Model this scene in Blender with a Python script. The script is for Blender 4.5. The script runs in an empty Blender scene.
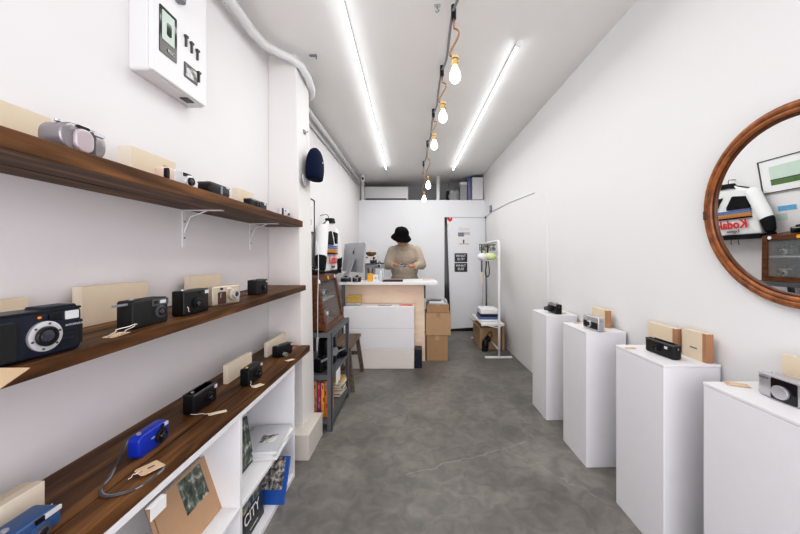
import bpy, bmesh, math, random
from mathutils import Vector, Matrix, Euler
random.seed(7)
PI = math.pi
R = math.radians
sc = bpy.context.scene
COL = sc.collection
FPX, VX, VY, H = 335.0, 416.0, 257.0, 1.30      # focal length in px, principal point, eye height

def W(x, y, s):            # world point of a pixel at scale s (px per metre)
    return Vector(((x - VX) / s, FPX / s, H + (VY - y) / s))
def onz(x, y, z):          # world point of a pixel on the level z
    s = (VY - y) / (z - H)
    return Vector(((x - VX) / s, FPX / s, z))

# ------------------------------------------------------------------ materials
def nodes(name):
    m = bpy.data.materials.new(name); m.use_nodes = True
    return m, m.node_tree.nodes, m.node_tree.links, m.node_tree.nodes['Principled BSDF']
def mat(name, col, rough=.5, metal=0., noise=.06, scale=30., bump=0., emit=None, es=1., trans=0., coat=0., spec=.5):
    m, n, l, b = nodes(name)
    tc = n.new('ShaderNodeTexCoord'); nt = n.new('ShaderNodeTexNoise')
    nt.inputs['Scale'].default_value = scale; nt.inputs['Detail'].default_value = 4
    l.new(tc.outputs['Object'], nt.inputs['Vector'])
    mx = n.new('ShaderNodeMix'); mx.data_type = 'RGBA'
    c = Vector(col[:3])
    mx.inputs[6].default_value = (*(c * (1 - noise)), 1); mx.inputs[7].default_value = (*[min(1, v * (1 + noise)) for v in c], 1)
    l.new(nt.outputs['Fac'], mx.inputs[0]); l.new(mx.outputs[2], b.inputs['Base Color'])
    b.inputs['Roughness'].default_value = rough; b.inputs['Metallic'].default_value = metal
    b.inputs['Specular IOR Level'].default_value = spec
    if coat: b.inputs['Coat Weight'].default_value = coat
    if trans: b.inputs['Transmission Weight'].default_value = trans
    if bump:
        bp = n.new('ShaderNodeBump'); bp.inputs['Strength'].default_value = bump; bp.inputs['Distance'].default_value = .01
        l.new(nt.outputs['Fac'], bp.inputs['Height']); l.new(bp.outputs['Normal'], b.inputs['Normal'])
    if emit:
        b.inputs['Emission Color'].default_value = (*emit, 1); b.inputs['Emission Strength'].default_value = es
    return m
def ramp_mat(name, cols, vec_scale, nscale, rough=.5, bump=.1, detail=6, distort=.3, spec=.5):
    m, n, l, b = nodes(name)
    tc = n.new('ShaderNodeTexCoord'); mp = n.new('ShaderNodeMapping'); mp.inputs['Scale'].default_value = vec_scale
    nt = n.new('ShaderNodeTexNoise'); nt.inputs['Scale'].default_value = nscale; nt.inputs['Detail'].default_value = detail
    nt.inputs['Distortion'].default_value = distort
    rp = n.new('ShaderNodeValToRGB'); e = rp.color_ramp.elements
    for i, (p, c) in enumerate(cols):
        q = e[i] if i < 2 else e.new(p)
        q.position = p; q.color = (*c, 1)
    l.new(tc.outputs['Object'], mp.inputs['Vector']); l.new(mp.outputs[0], nt.inputs['Vector'])
    l.new(nt.outputs['Fac'], rp.inputs[0]); l.new(rp.outputs[0], b.inputs['Base Color'])
    bp = n.new('ShaderNodeBump'); bp.inputs['Strength'].default_value = bump; bp.inputs['Distance'].default_value = .005
    l.new(nt.outputs['Fac'], bp.inputs['Height']); l.new(bp.outputs['Normal'], b.inputs['Normal'])
    b.inputs['Roughness'].default_value = rough; b.inputs['Specular IOR Level'].default_value = spec
    return m
M = {}
M['wall'] = mat('white plaster', (.80, .80, .80), .75, noise=.015, scale=3, bump=.15)
M['wallL'] = mat('white plaster left', (.79, .77, .775), .75, noise=.02, scale=4, bump=.15)
M['column'] = mat('cream column paint', (.75, .735, .71), .7, noise=.02, scale=4, bump=.1)
M['plinth'] = mat('plinth paint', (.66, .62, .57), .6, noise=.04, scale=8, bump=.1)
M['plinthboard'] = mat('warm white board', (.78, .74, .70), .6, noise=.02, scale=10)
M['ceil'] = mat('ceiling paint', (.84, .83, .81), .8, noise=.03, scale=2.5, bump=.1)
M['partition'] = mat('partition paint', (.80, .81, .83), .6, noise=.01, scale=4)
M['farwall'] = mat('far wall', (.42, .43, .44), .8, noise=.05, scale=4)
M['white'] = mat('white paint', (.80, .80, .81), .45, noise=.015, scale=12)
M['pedestal'] = mat('pedestal paint', (.80, .80, .82), .5, noise=.02, scale=14, bump=.08)
M['whitemetal'] = mat('white metal', (.82, .82, .82), .35, noise=.01)
M['plasticwhite'] = mat('white plastic', (.75, .75, .75), .35, noise=.01)
M['wood'] = ramp_mat('dark stained wood', [(.30, (.028, .009, .002)), (.5, (.105, .041, .011)), (.70, (.26, .118, .036))], (9, .9, 9), 2.6, .5, .3, 8, .6, .22)
M['woodedge'] = ramp_mat('dark wood edge', [(.3, (.030, .012, .005)), (.7, (.13, .055, .020))], (20, 1.2, 20), 2.5, .45, .25)
M['frame'] = ramp_mat('brown case wood', [(.3, (.050, .015, .005)), (.7, (.17, .055, .017))], (12, 2, 12), 4, .35, .15, 6, .3, .25)
M['benchwood'] = ramp_mat('worn bench wood', [(.3, (.06, .035, .02)), (.7, (.20, .13, .08))], (14, 1.2, 14), 3, .6, .2)
M['rattan'] = ramp_mat('rattan', [(.3, (.15, .042, .010)), (.7, (.40, .145, .035))], (3, 3, 3), 9, .28, .1)
M['rattandark'] = ramp_mat('dark rattan', [(.3, (.05, .014, .005)), (.7, (.15, .045, .015))], (3, 3, 3), 9, .3, .1)
M['ply'] = ramp_mat('pale plywood', [(.3, (.80, .63, .49)), (.7, (.88, .73, .58))], (2, 2, 9), 2, .55, .05)
M['card'] = mat('kraft cardboard', (.45, .28, .145), .8, noise=.06, scale=20)
M['card2'] = mat('lighter cardboard', (.52, .35, .20), .8, noise=.06, scale=20)
M['kraft'] = mat('kraft board', (.50, .33, .20), .7, noise=.04, scale=30)
M['cream'] = mat('cream card', (.72, .62, .48), .75, noise=.03, scale=25)
M['cream2'] = mat('pale cream card', (.78, .70, .58), .75, noise=.03, scale=25)
M['creamedge'] = mat('brown card edge', (.42, .23, .12), .75, noise=.05, scale=25)
M['tag'] = mat('kraft tag', (.66, .50, .34), .8, noise=.03, scale=40)
M['string'] = mat('white string', (.72, .69, .64), .9)
M['black'] = mat('black plastic', (.006, .006, .007), .32, noise=.2, scale=60, spec=.3)
M['blacksoft'] = mat('black rubber', (.011, .011, .011), .5, noise=.2, scale=90, bump=.1, spec=.3)
M['gloss'] = mat('black gloss', (.006, .006, .008), .08, noise=0)
M['navy'] = mat('navy plastic', (.006, .010, .024), .4, noise=.15, scale=50, spec=.3)
M['navycloth'] = mat('navy cloth', (.005, .010, .032), .9, noise=.2, scale=120, bump=.3, spec=.1)
M['blue'] = mat('bright blue plastic', (.004, .030, .42), .32, noise=.05)
M['steelblue'] = mat('steel blue plastic', (.035, .095, .24), .35, noise=.05)
M['silver'] = mat('silver plastic', (.55, .55, .57), .28, metal=.6, noise=.04)
M['silverlight'] = mat('light silver', (.66, .66, .68), .3, metal=.5, noise=.03)
M['alu'] = mat('brushed aluminium', (.50, .51, .53), .35, metal=.5, noise=.03)
M['darkgrey'] = mat('dark grey plastic', (.07, .07, .075), .4, noise=.1)
M['midgrey'] = mat('mid grey', (.25, .26, .28), .45, noise=.08)
M['lightgrey'] = mat('light grey', (.55, .56, .58), .5, noise=.04)
M['smoke'] = mat('smoky grey metal', (.30, .285, .295), .22, metal=.5, noise=.08)
M['mauve'] = mat('pale mauve metal', (.50, .44, .46), .3, metal=.35, noise=.05)
M['champagne'] = mat('champagne metal', (.55, .49, .39), .3, metal=.4, noise=.05)
M['pinkbeige'] = mat('pink beige plastic', (.72, .55, .46), .4, noise=.03)
M['browngrip'] = mat('brown leatherette', (.075, .025, .018), .6, noise=.15, scale=90, bump=.2)
M['flash'] = mat('flash window', (.62, .63, .65), .2, noise=.15, scale=200)
M['lens'] = mat('lens glass', (.015, .014, .03), .05, noise=0, coat=1)
M['yellow'] = mat('yellow', (.80, .42, .02), .45)
M['mustard'] = mat('mustard', (.55, .38, .10), .6, noise=.15, scale=40)
M['red'] = mat('red', (.62, .02, .02), .5)
M['orange'] = mat('orange', (.80, .22, .02), .55, noise=.15, scale=40)
M['magenta'] = mat('magenta', (.45, .02, .16), .55, noise=.15, scale=40)
M['rackmetal'] = mat('grey painted steel', (.13, .14, .15), .45, metal=.3, noise=.12, scale=30)
M['paper'] = mat('white paper', (.80, .80, .80), .7, noise=.03)
M['greypaper'] = mat('grey paper', (.42, .43, .43), .6, noise=.12, scale=20)
M['bookblue'] = mat('blue cover', (.008, .085, .36), .35, noise=.03)
M['bookblack'] = mat('black cover', (.010, .013, .014), .3, noise=.2)
M['brass'] = mat('brass', (.30, .20, .08), .35, metal=.8, noise=.1)
M['rope'] = mat('jute rope', (.20, .12, .075), .9, noise=.2, scale=80)
M['sweater'] = mat('beige wool', (.42, .36, .29), .95, noise=.08, scale=90, bump=.5)
M['trousers'] = mat('dark trousers', (.03, .03, .035), .9)
M['skin'] = mat('skin', (.44, .215, .14), .55, noise=.05)
M['hair'] = mat('black hair', (.012, .010, .009), .6, noise=.3, scale=100)
M['hatblack'] = mat('black felt', (.004, .004, .004), .95, noise=.3, scale=90, bump=.4, spec=.1)
M['jacketwhite'] = mat('white nylon', (.80, .80, .80), .6, noise=.02, scale=15, bump=.1)
M['jacketblack'] = mat('black nylon', (.006, .006, .008), .7, noise=.2, scale=30, spec=.2)
M['purple'] = mat('purple stripe', (.25, .22, .42), .7)
M['stripeblue'] = mat('blue stripe', (.10, .18, .42), .7)
M['green'] = mat('grass green', (.10, .20, .06), .6, noise=.35, scale=30)
M['paleGreen'] = mat('pale sky green', (.55, .66, .58), .6, noise=.08, scale=20)
M['skyblue'] = mat('sky blue card', (.16, .42, .66), .5, noise=.3, scale=30)
M['lime'] = mat('pale lime cloth', (.62, .70, .38), .8, noise=.04)
M['tubelight'] = mat('led tube', (1, 1, 1), .5, emit=(.97, .98, 1.0), es=7)
M['bulb'] = mat('glowing bulb', (1, .97, .92), .3, emit=(1, .96, .90), es=9)
M['photo'] = ramp_mat('black and white photo', [(.35, (.02, .025, .02)), (.5, (.22, .22, .20)), (.62, (.7, .7, .68))], (1, 1, 1), 28, .4, 0)
M['photogreen'] = ramp_mat('dark green photo', [(.38, (.015, .03, .02)), (.52, (.10, .13, .10)), (.66, (.55, .55, .48))], (1, 1, 1), 30, .4, 0)
M['citypic'] = ramp_mat('street photo', [(.38, (.02, .03, .04)), (.5, (.15, .20, .22)), (.62, (.65, .50, .20))], (1, 1, 1), 34, .35, 0)
M['crowd'] = ramp_mat('crowd photo', [(.38, (.03, .03, .03)), (.5, (.20, .19, .18)), (.6, (.55, .52, .48)), (.7, (.75, .45, .08))], (1, 1, 1), 48, .35, 0)
M['pinkpaper'] = mat('pink paper', (.78, .40, .34), .7)
M['cloudgrey'] = mat('pale floor tape', (.7, .7, .7), .7)
m, n, l, b = nodes('clear pane'); b.inputs['Base Color'].default_value = (.9, .93, .92, 1)
b.inputs['Roughness'].default_value = .02; b.inputs['Alpha'].default_value = .09; M['glass'] = m
m, n, l, b = nodes('clear plastic'); b.inputs['Base Color'].default_value = (.75, .80, .84, 1)
b.inputs['Roughness'].default_value = .15; b.inputs['Alpha'].default_value = .45; M['clear'] = m
m, n, l, b = nodes('mirror glass'); b.inputs['Base Color'].default_value = (.93, .95, .95, 1)
b.inputs['Metallic'].default_value = 1; b.inputs['Roughness'].default_value = .0; M['mirror'] = m

# polished concrete with stains and two hairline cracks
def concrete():
    m, n, l, b = nodes('polished concrete')
    tc = n.new('ShaderNodeTexCoord')
    def noise(s, d, dist=0):
        q = n.new('ShaderNodeTexNoise'); q.inputs['Scale'].default_value = s; q.inputs['Detail'].default_value = d
        q.inputs['Distortion'].default_value = dist; l.new(tc.outputs['Object'], q.inputs['Vector']); return q
    a = noise(1.5, 9, .8); c = noise(10, 14, 1.0)
    rp = n.new('ShaderNodeValToRGB'); e = rp.color_ramp.elements
    e[0].position = .30; e[0].color = (.128, .118, .106, 1); e[1].position = .72; e[1].color = (.260, .245, .224, 1)
    l.new(a.outputs['Fac'], rp.inputs[0])
    rp2 = n.new('ShaderNodeValToRGB'); e = rp2.color_ramp.elements
    e[0].position = .36; e[0].color = (.78, .78, .78, 1); e[1].position = .64; e[1].color = (1.12, 1.12, 1.12, 1)
    l.new(c.outputs['Fac'], rp2.inputs[0])
    mx = n.new('ShaderNodeMix'); mx.data_type = 'RGBA'; mx.blend_type = 'MULTIPLY'; mx.inputs[0].default_value = 1
    l.new(rp.outputs[0], mx.inputs[6]); l.new(rp2.outputs[0], mx.inputs[7])
    out = mx.outputs[2]
    sep = n.new('ShaderNodeSeparateXYZ')
    wob = noise(9, 3); add = n.new('ShaderNodeVectorMath'); add.operation = 'MULTIPLY_ADD'
    l.new(wob.outputs['Color'], add.inputs[0]); add.inputs[1].default_value = (.10, .10, 0); l.new(tc.outputs['Object'], add.inputs[2])
    l.new(add.outputs[0], sep.inputs[0])
    def mth(op, i, j=None, k=None):
        q = n.new('ShaderNodeMath'); q.operation = op
        for t, v in enumerate((i, j, k)):
            if v is None: continue
            if isinstance(v, (int, float)): q.inputs[t].default_value = v
            else: l.new(v, q.inputs[t])
        return q.outputs[0]
    def crack(p, q, w):
        nonlocal out
        dx, dy = q[0] - p[0], q[1] - p[1]; L = math.hypot(dx, dy); ux, uy = dx / L, dy / L
        px, py = p[0] + .05, p[1] + .05
        t = mth('ADD', mth('MULTIPLY', mth('SUBTRACT', sep.outputs[0], px), ux), mth('MULTIPLY', mth('SUBTRACT', sep.outputs[1], py), uy))
        dd = mth('ABSOLUTE', mth('ADD', mth('MULTIPLY', mth('SUBTRACT', sep.outputs[0], px), -uy), mth('MULTIPLY', mth('SUBTRACT', sep.outputs[1], py), ux)))
        k = mth('MULTIPLY', mth('LESS_THAN', dd, w), mth('MULTIPLY', mth('GREATER_THAN', t, 0), mth('LESS_THAN', t, L)))
        k = mth('MULTIPLY', k, mth('MULTIPLY', c.outputs['Fac'], .75))
        x = n.new('ShaderNodeMix'); x.data_type = 'RGBA'; x.inputs[7].default_value = (.50, .48, .44, 1)
        l.new(k, x.inputs[0]); l.new(out, x.inputs[6]); out = x.outputs[2]
    crack((-.07, 2.0), (.80, 2.36), .0025)
    crack((.58, 2.30), (.98, 1.80), .002)
    crack((.80, 2.36), (.86, 3.2), .001)
    l.new(out, b.inputs['Base Color'])
    rr = n.new('ShaderNodeMapRange'); rr.inputs[3].default_value = .34; rr.inputs[4].default_value = .6
    l.new(c.outputs['Fac'], rr.inputs[0]); l.new(rr.outputs[0], b.inputs['Roughness'])
    bp = n.new('ShaderNodeBump'); bp.inputs['Strength'].default_value = .08; bp.inputs['Distance'].default_value = .01
    l.new(c.outputs['Fac'], bp.inputs['Height']); l.new(bp.outputs[0], b.inputs['Normal'])
    return m
M['floor'] = concrete()

# ------------------------------------------------------------------ mesh helpers
class MB:
    def __init__(s): s.bm = bmesh.new()
    def box(s, c, size, rot=None, mtx=None):
        m = Matrix.Translation(c)
        if rot: m = m @ Euler(rot).to_matrix().to_4x4()
        m = m @ Matrix.Diagonal((*size, 1))
        if mtx: m = mtx @ m
        bmesh.ops.create_cube(s.bm, size=1, matrix=m); return s
    def mm(s, a, b):
        return s.box([(a[i] + b[i]) / 2 for i in range(3)], [abs(b[i] - a[i]) for i in range(3)])
    def hexa(s, pts):       # 8 points: bottom ring of 4, top ring of 4
        v = [s.bm.verts.new(p) for p in pts]
        for f in ((3, 2, 1, 0), (4, 5, 6, 7), (0, 1, 5, 4), (1, 2, 6, 5), (2, 3, 7, 6), (3, 0, 4, 7)): s.bm.faces.new([v[i] for i in f])
        return s
    def cyl(s, a, b, r, r2=None, seg=20):
        a, b = Vector(a), Vector(b); d = b - a
        q = d.to_track_quat('Z', 'Y').to_matrix().to_4x4()
        bmesh.ops.create_cone(s.bm, cap_ends=True, segments=seg, radius1=r, radius2=r if r2 is None else r2, depth=d.length,
                              matrix=Matrix.Translation((a + b) / 2) @ q)
        return s
    def ball(s, c, r, seg=16, rot=None):
        r = (r, r, r) if isinstance(r, (int, float)) else r
        m = Matrix.Translation(c)
        if rot: m = m @ Euler(rot).to_matrix().to_4x4()
        bmesh.ops.create_uvsphere(s.bm, u_segments=seg, v_segments=max(6, seg // 2), radius=1, matrix=m @ Matrix.Diagonal((*r, 1)))
        return s
    def cap(s, a, b, ra, rb):   # tapered capsule
        s.cyl(a, b, ra, rb, 16); s.ball(a, ra, 16); s.ball(b, rb, 16); return s
    def prism(s, pts, y0, y1):  # outline in local xz, extruded along y
        v0 = [s.bm.verts.new((p[0], y0, p[1])) for p in pts]; v1 = [s.bm.verts.new((p[0], y1, p[1])) for p in pts]
        n = len(pts)
        s.bm.faces.new(v0); s.bm.faces.new(v1[::-1])
        for i in range(n): s.bm.faces.new((v0[i], v1[i], v1[(i + 1) % n], v0[(i + 1) % n]))
        return s
    def prismz(s, pts, z0, z1):
        v0 = [s.bm.verts.new((p[0], p[1], z0)) for p in pts]; v1 = [s.bm.verts.new((p[0], p[1], z1)) for p in pts]
        n = len(pts)
        s.bm.faces.new(v0[::-1]); s.bm.faces.new(v1)
        for i in range(n): s.bm.faces.new((v0[i], v0[(i + 1) % n], v1[(i + 1) % n], v1[i]))
        return s
    def rbox(s, x0, x1, z0, z1, y0, y1, r, seg=5):   # front outline with round corners
        r = min(r, (x1 - x0) / 2 - 1e-4, (z1 - z0) / 2 - 1e-4); p = []
        for cx, cz, a0 in ((x1 - r, z1 - r, 0), (x0 + r, z1 - r, 90), (x0 + r, z0 + r, 180), (x1 - r, z0 + r, 270)):
            for k in range(seg + 1):
                a = R(a0 + 90 * k / seg); p.append((cx + r * math.cos(a), cz + r * math.sin(a)))
        return s.prism(p, y0, y1)
    def tube(s, pts, r, seg=8, closed=False):
        pts = [Vector(p) for p in pts]; n = len(pts); rings = []
        up = Vector((0, 0, 1)); prev = None
        for i, p in enumerate(pts):
            a = pts[i - 1] if (i > 0 or closed) else p
            c = pts[(i + 1) % n] if (i < n - 1 or closed) else p
            t = (c - a).normalized()
            if prev is None:
                x = t.cross(up if abs(t.z) < .9 else Vector((1, 0, 0))).normalized()
            else:
                x = (prev - t * prev.dot(t)).normalized()
            prev = x; y = t.cross(x)
            rr = r[i] if isinstance(r, (list, tuple)) else r
            rings.append([s.bm.verts.new(p + x * rr * math.cos(2 * PI * k / seg) + y * rr * math.sin(2 * PI * k / seg)) for k in range(seg)])
        for i in range(n if closed else n - 1):
            A, B = rings[i], rings[(i + 1) % n]
            for k in range(seg): s.bm.faces.new((A[k], A[(k + 1) % seg], B[(k + 1) % seg], B[k]))
        if not closed:
            s.bm.faces.new(rings[0][::-1]); s.bm.faces.new(rings[-1])
        return s
    def lathe(s, prof, seg=32, mtx=None):   # (r, z)
        mtx = mtx or Matrix(); rings = []
        for r, z in prof: rings.append([s.bm.verts.new(mtx @ Vector((r * math.cos(2 * PI * k / seg), r * math.sin(2 * PI * k / seg), z))) for k in range(seg)])
        for A, B in zip(rings, rings[1:]):
            for k in range(seg): s.bm.faces.new((A[k], A[(k + 1) % seg], B[(k + 1) % seg], B[k]))
        s.bm.faces.new(rings[0][::-1]); s.bm.faces.new(rings[-1])
        return s
    def build(s, name, material, parent=None, bevel=0, seg=2, smooth=False, loc=None, rot=None):
        bmesh.ops.recalc_face_normals(s.bm, faces=s.bm.faces)
        me = bpy.data.meshes.new(name); s.bm.to_mesh(me); s.bm.free()
        me.materials.append(M[material] if isinstance(material, str) else material)
        o = bpy.data.objects.new(name, me); COL.objects.link(o)
        if parent: o.parent = parent
        if loc is not None: o.location = loc
        if rot is not None: o.rotation_euler = rot
        if bevel:
            b = o.modifiers.new('bevel', 'BEVEL'); b.width = bevel; b.segments = seg; b.limit_method = 'ANGLE'; b.angle_limit = R(40)
        if smooth:
            for p in me.polygons: p.use_smooth = True
            if bevel == 0 and smooth != 'all':
                try:
                    for e in me.edges: pass
                    me.set_sharp_from_angle(angle=R(40))
                except Exception: pass
        return o
def remesh(o, voxel, it=4, keep=True):
    r = o.modifiers.new('r', 'REMESH'); r.mode = 'VOXEL'; r.voxel_size = voxel; r.use_smooth_shade = True
    s = o.modifiers.new('s', 'SMOOTH'); s.factor = .6; s.iterations = it
    dg = bpy.context.evaluated_depsgraph_get(); dg.update()
    me = bpy.data.meshes.new_from_object(o.evaluated_get(dg)); o.modifiers.clear(); o.data = me
    for p in me.polygons: p.use_smooth = True
    return o
def tag(o, label, cat, group=None, kind=None):
    o['label'] = label; o['category'] = cat
    if group: o['group'] = group
    if kind: o['kind'] = kind
    return o
def thing(name, label, cat, loc=(0, 0, 0), rotz=0, group=None, rot=None):
    o = bpy.data.objects.new(name, None); COL.objects.link(o); o.empty_display_size = .05
    o.location = loc; o.rotation_euler = rot if rot else (0, 0, rotz)
    return tag(o, label, cat, group)
def struct(name, mb, m, parent=None, bevel=0):
    o = mb.build(name, m, parent, bevel)
    if not parent: o['kind'] = 'structure'
    return o
def text(body, size, m, parent, loc, rot=(PI / 2, 0, 0), name='lettering', ext=.0004, bold=0., align='CENTER', sx=1., sh=0.):
    c = bpy.data.curves.new(name, 'FONT'); c.body = body; c.size = size; c.extrude = ext; c.align_x = align; c.align_y = 'CENTER'
    c.offset = bold; c.shear = sh
    t = bpy.data.objects.new(name, c); COL.objects.link(t)
    dg = bpy.context.evaluated_depsgraph_get(); dg.update()
    me = bpy.data.meshes.new_from_object(t.evaluated_get(dg)); bpy.data.objects.remove(t)
    me.materials.clear(); me.materials.append(M[m])
    o = bpy.data.objects.new(name, me); COL.objects.link(o); o.parent = parent; o.location = loc; o.rotation_euler = rot; o.scale = (sx, 1, 1)
    return o

# ------------------------------------------------------------------ room shell
XL = -1.0
def xr(Y, z=0): return 1.369 - .0175 * Y - .065 * z / 2.7
def zc(X): return 2.66 + .05 * (X + 1.0)
Y0, Y1 = -1.3, 6.65
WR = math.atan(.0175)
struct('floor', MB().mm((-1.2, Y0, -.1), (1.6, Y1, 0)), 'floor')
struct('ceiling', MB().hexa([(-1.2, Y0, zc(-1.2)), (1.6, Y0, zc(1.6)), (1.6, Y1, zc(1.6)), (-1.2, Y1, zc(-1.2)),
                             (-1.2, Y0, 2.9), (1.6, Y0, 2.9), (1.6, Y1, 2.9), (-1.2, Y1, 2.9)]), 'ceil')
struct('wall_left', MB().mm((-1.12, Y0, 0), (XL, Y1, 2.8)), 'wallL')
def xr_(Y, z): return xr(Y, z)
struct('wall_right', MB().hexa([(xr(Y0), Y0, 0), (1.6, Y0, 0), (1.6, Y1, 0), (xr(Y1), Y1, 0),
                                (xr(Y0, 2.8), Y0, 2.8), (1.6, Y0, 2.8), (1.6, Y1, 2.8), (xr(Y1, 2.8), Y1, 2.8)]), 'wall')
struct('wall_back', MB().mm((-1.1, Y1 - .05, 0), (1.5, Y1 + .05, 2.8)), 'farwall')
# column on the left wall, leaning a little, with its thick foot
struct('column', MB().hexa([(XL, 2.264, 0), (-.757, 2.264, 0), (-.745, 2.47, 0), (XL, 2.47, 0),
                            (XL, 2.264, 2.75), (-.815, 2.264, 2.75), (-.795, 2.47, 2.75), (XL, 2.47, 2.75)]), 'column', bevel=.004)
struct('baseboard_column', MB().hexa([(XL, 2.134, 0), (-.682, 2.134, 0), (-.682, 2.45, 0), (XL, 2.45, 0),
                            (XL, 2.134, .166), (-.682, 2.134, .166), (-.682, 2.45, .166), (XL, 2.45, .166)]), 'plinth', bevel=.005)
# partition with the loft shelf on top and the door in it
YP = 5.88
struct('wall_partition', MB().mm((XL, YP, 0), (.50, YP + .08, 2.30)).mm((.50, YP, 2.0), (xr(YP, 2) + .02, YP + .08, 2.30)), 'partition')
struct('trim_loft', MB().mm((XL, YP + .08, 2.22), (xr(YP, 2) + .02, Y1 - .05, 2.29)), 'white')
dr = bpy.data.objects.new('door_1', None); COL.objects.link(dr); dr['kind'] = 'structure'
MB().hexa([(.60, YP + .02, .02), (1.225, YP + .02, .05), (1.225, YP + .055, .05), (.60, YP + .055, .02),
           (.545, YP + .02, 2.0), (1.225, YP + .02, 2.0), (1.225, YP + .055, 2.0), (.545, YP + .055, 2.0)]).build('door_leaf', 'partition', dr)
MB().hexa([(.53, YP + .005, 0), (.612, YP + .005, 0), (.612, YP + .018, 0), (.53, YP + .018, 0),
           (.487, YP + .005, 1.99), (.538, YP + .005, 1.99), (.538, YP + .018, 1.99), (.487, YP + .018, 1.99)]).build('door_side_gap_shade', 'gloss', dr)  # darkness of the gap beside the leaf, put in as a black strip
MB().hexa([(.60, YP + .000, 0), (1.235, YP + .000, .0), (1.235, YP + .018, .0), (.60, YP + .018, 0),
           (.60, YP + .000, .035), (1.235, YP + .000, .075), (1.235, YP + .018, .075), (.60, YP + .018, .035)]).build('door_under_gap_shade', 'gloss', dr)  # dark gap under the door, its shade painted as a black strip
MB().mm((.50, YP + .056, 0), (xr(YP), YP + .07, 2.0)).build('door_backing', 'blacksoft', dr)
# wall panel on the right wall towards the back
def rw(Y, z, off=0): return Vector((xr(Y, z) - off, Y, z))
def rpanel(name, Ya, Yb, za, zb, t, m, parent=None, za2=None, zb2=None):
    za2 = za if za2 is None else za2; zb2 = zb if zb2 is None else zb2
    return MB().hexa([rw(Ya, za, t), rw(Ya, za, -.01), rw(Yb, za2, -.01), rw(Yb, za2, t), rw(Ya, zb, t), rw(Ya, zb, -.01), rw(Yb, zb2, -.01), rw(Yb, zb2, t)]).build(name, m, parent)
o = rpanel('trim_panel', 3.27, 5.86, 0, 1.95, .004, 'wall'); o['kind'] = 'structure'
o = rpanel('trim_panel_edge', 3.258, 3.27, 0, 1.95, .006, 'wall'); o['kind'] = 'structure'

# ------------------------------------------------------------------ lights
def led(name, label, x0, x1, y0, y1, zoff):
    t = thing(name, label, 'light', (x0, y0, zc(x0) - .0255), group=None)
    p, q = Vector((0, 0, 0)), Vector((x1 - x0, y1 - y0, zc(x1) - zc(x0)))
    d = (q - p)
    MB().tube([p + Vector((0, 0, -.008)), q + Vector((0, 0, -.008))], .008, 12).build('tube', 'tubelight', t)
    MB().box((p + q) / 2 + Vector((0, 0, .014)), (.016, d.length, .023), rot=(0, 0, math.atan2(d.y, d.x) - PI / 2)).build('housing', 'plasticwhite', t, .003)
    for e in (p, q): MB().box(e + Vector((0, 0, -.004)), (.028, .02, .034)).build('end_cap', 'plasticwhite', t, .003)
    return t
led('led_batten', 'long glowing white tube light on ceiling, left of the hanging bulbs', -.385, -.46, 1.3, 5.15, 0)
led('led_batten', 'long glowing white tube light on ceiling, right of the hanging bulbs', .68, .60, 2.23, 5.4, 0)
def run(name, label, cat, pts, r, m):
    return tag(MB().tube(pts, r, 8).build(name, m, None, smooth='all'), label, cat)
run('ceiling_cable', 'thin white cable running back from the left tube light', 'cable', [(-.46, 5.18, 2.66), (-.45, 5.9, 2.655), (-.44, 6.5, 2.63)], .007, 'plasticwhite')
run('ceiling_cable', 'thin white cable running back from the right tube light', 'cable', [(.60, 5.42, 2.725), (.61, 5.9, 2.71), (.63, 6.5, 2.66)], .007, 'plasticwhite')
def area(name, loc, rot, sx, sy, e, col=(1, 1, 1)):
    L = bpy.data.lights.new(name, 'AREA'); L.shape = 'RECTANGLE'; L.size = sx; L.size_y = sy; L.energy = e; L.color = col
    o = bpy.data.objects.new(name, L); COL.objects.link(o); o.location = loc; o.rotation_euler = rot; return o
area('shop_window_daylight', (.15, -1.25, 1.4), (R(97), 0, 0), 2.1, 2.3, 50, (.97, .95, 1.0))
area('added_ceiling_fill', (.1, 3.3, 2.60), (0, 0, 0), .9, 4.4, 36, (1, .99, .97))  # added fill lamp for even light, no fixture hangs here
w = bpy.data.worlds.new('daylight'); sc.world = w; w.use_nodes = True
w.node_tree.nodes['Background'].inputs[0].default_value = (.97, .94, 1.0, 1)
w.node_tree.nodes['Background'].inputs[1].default_value = .9

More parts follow.
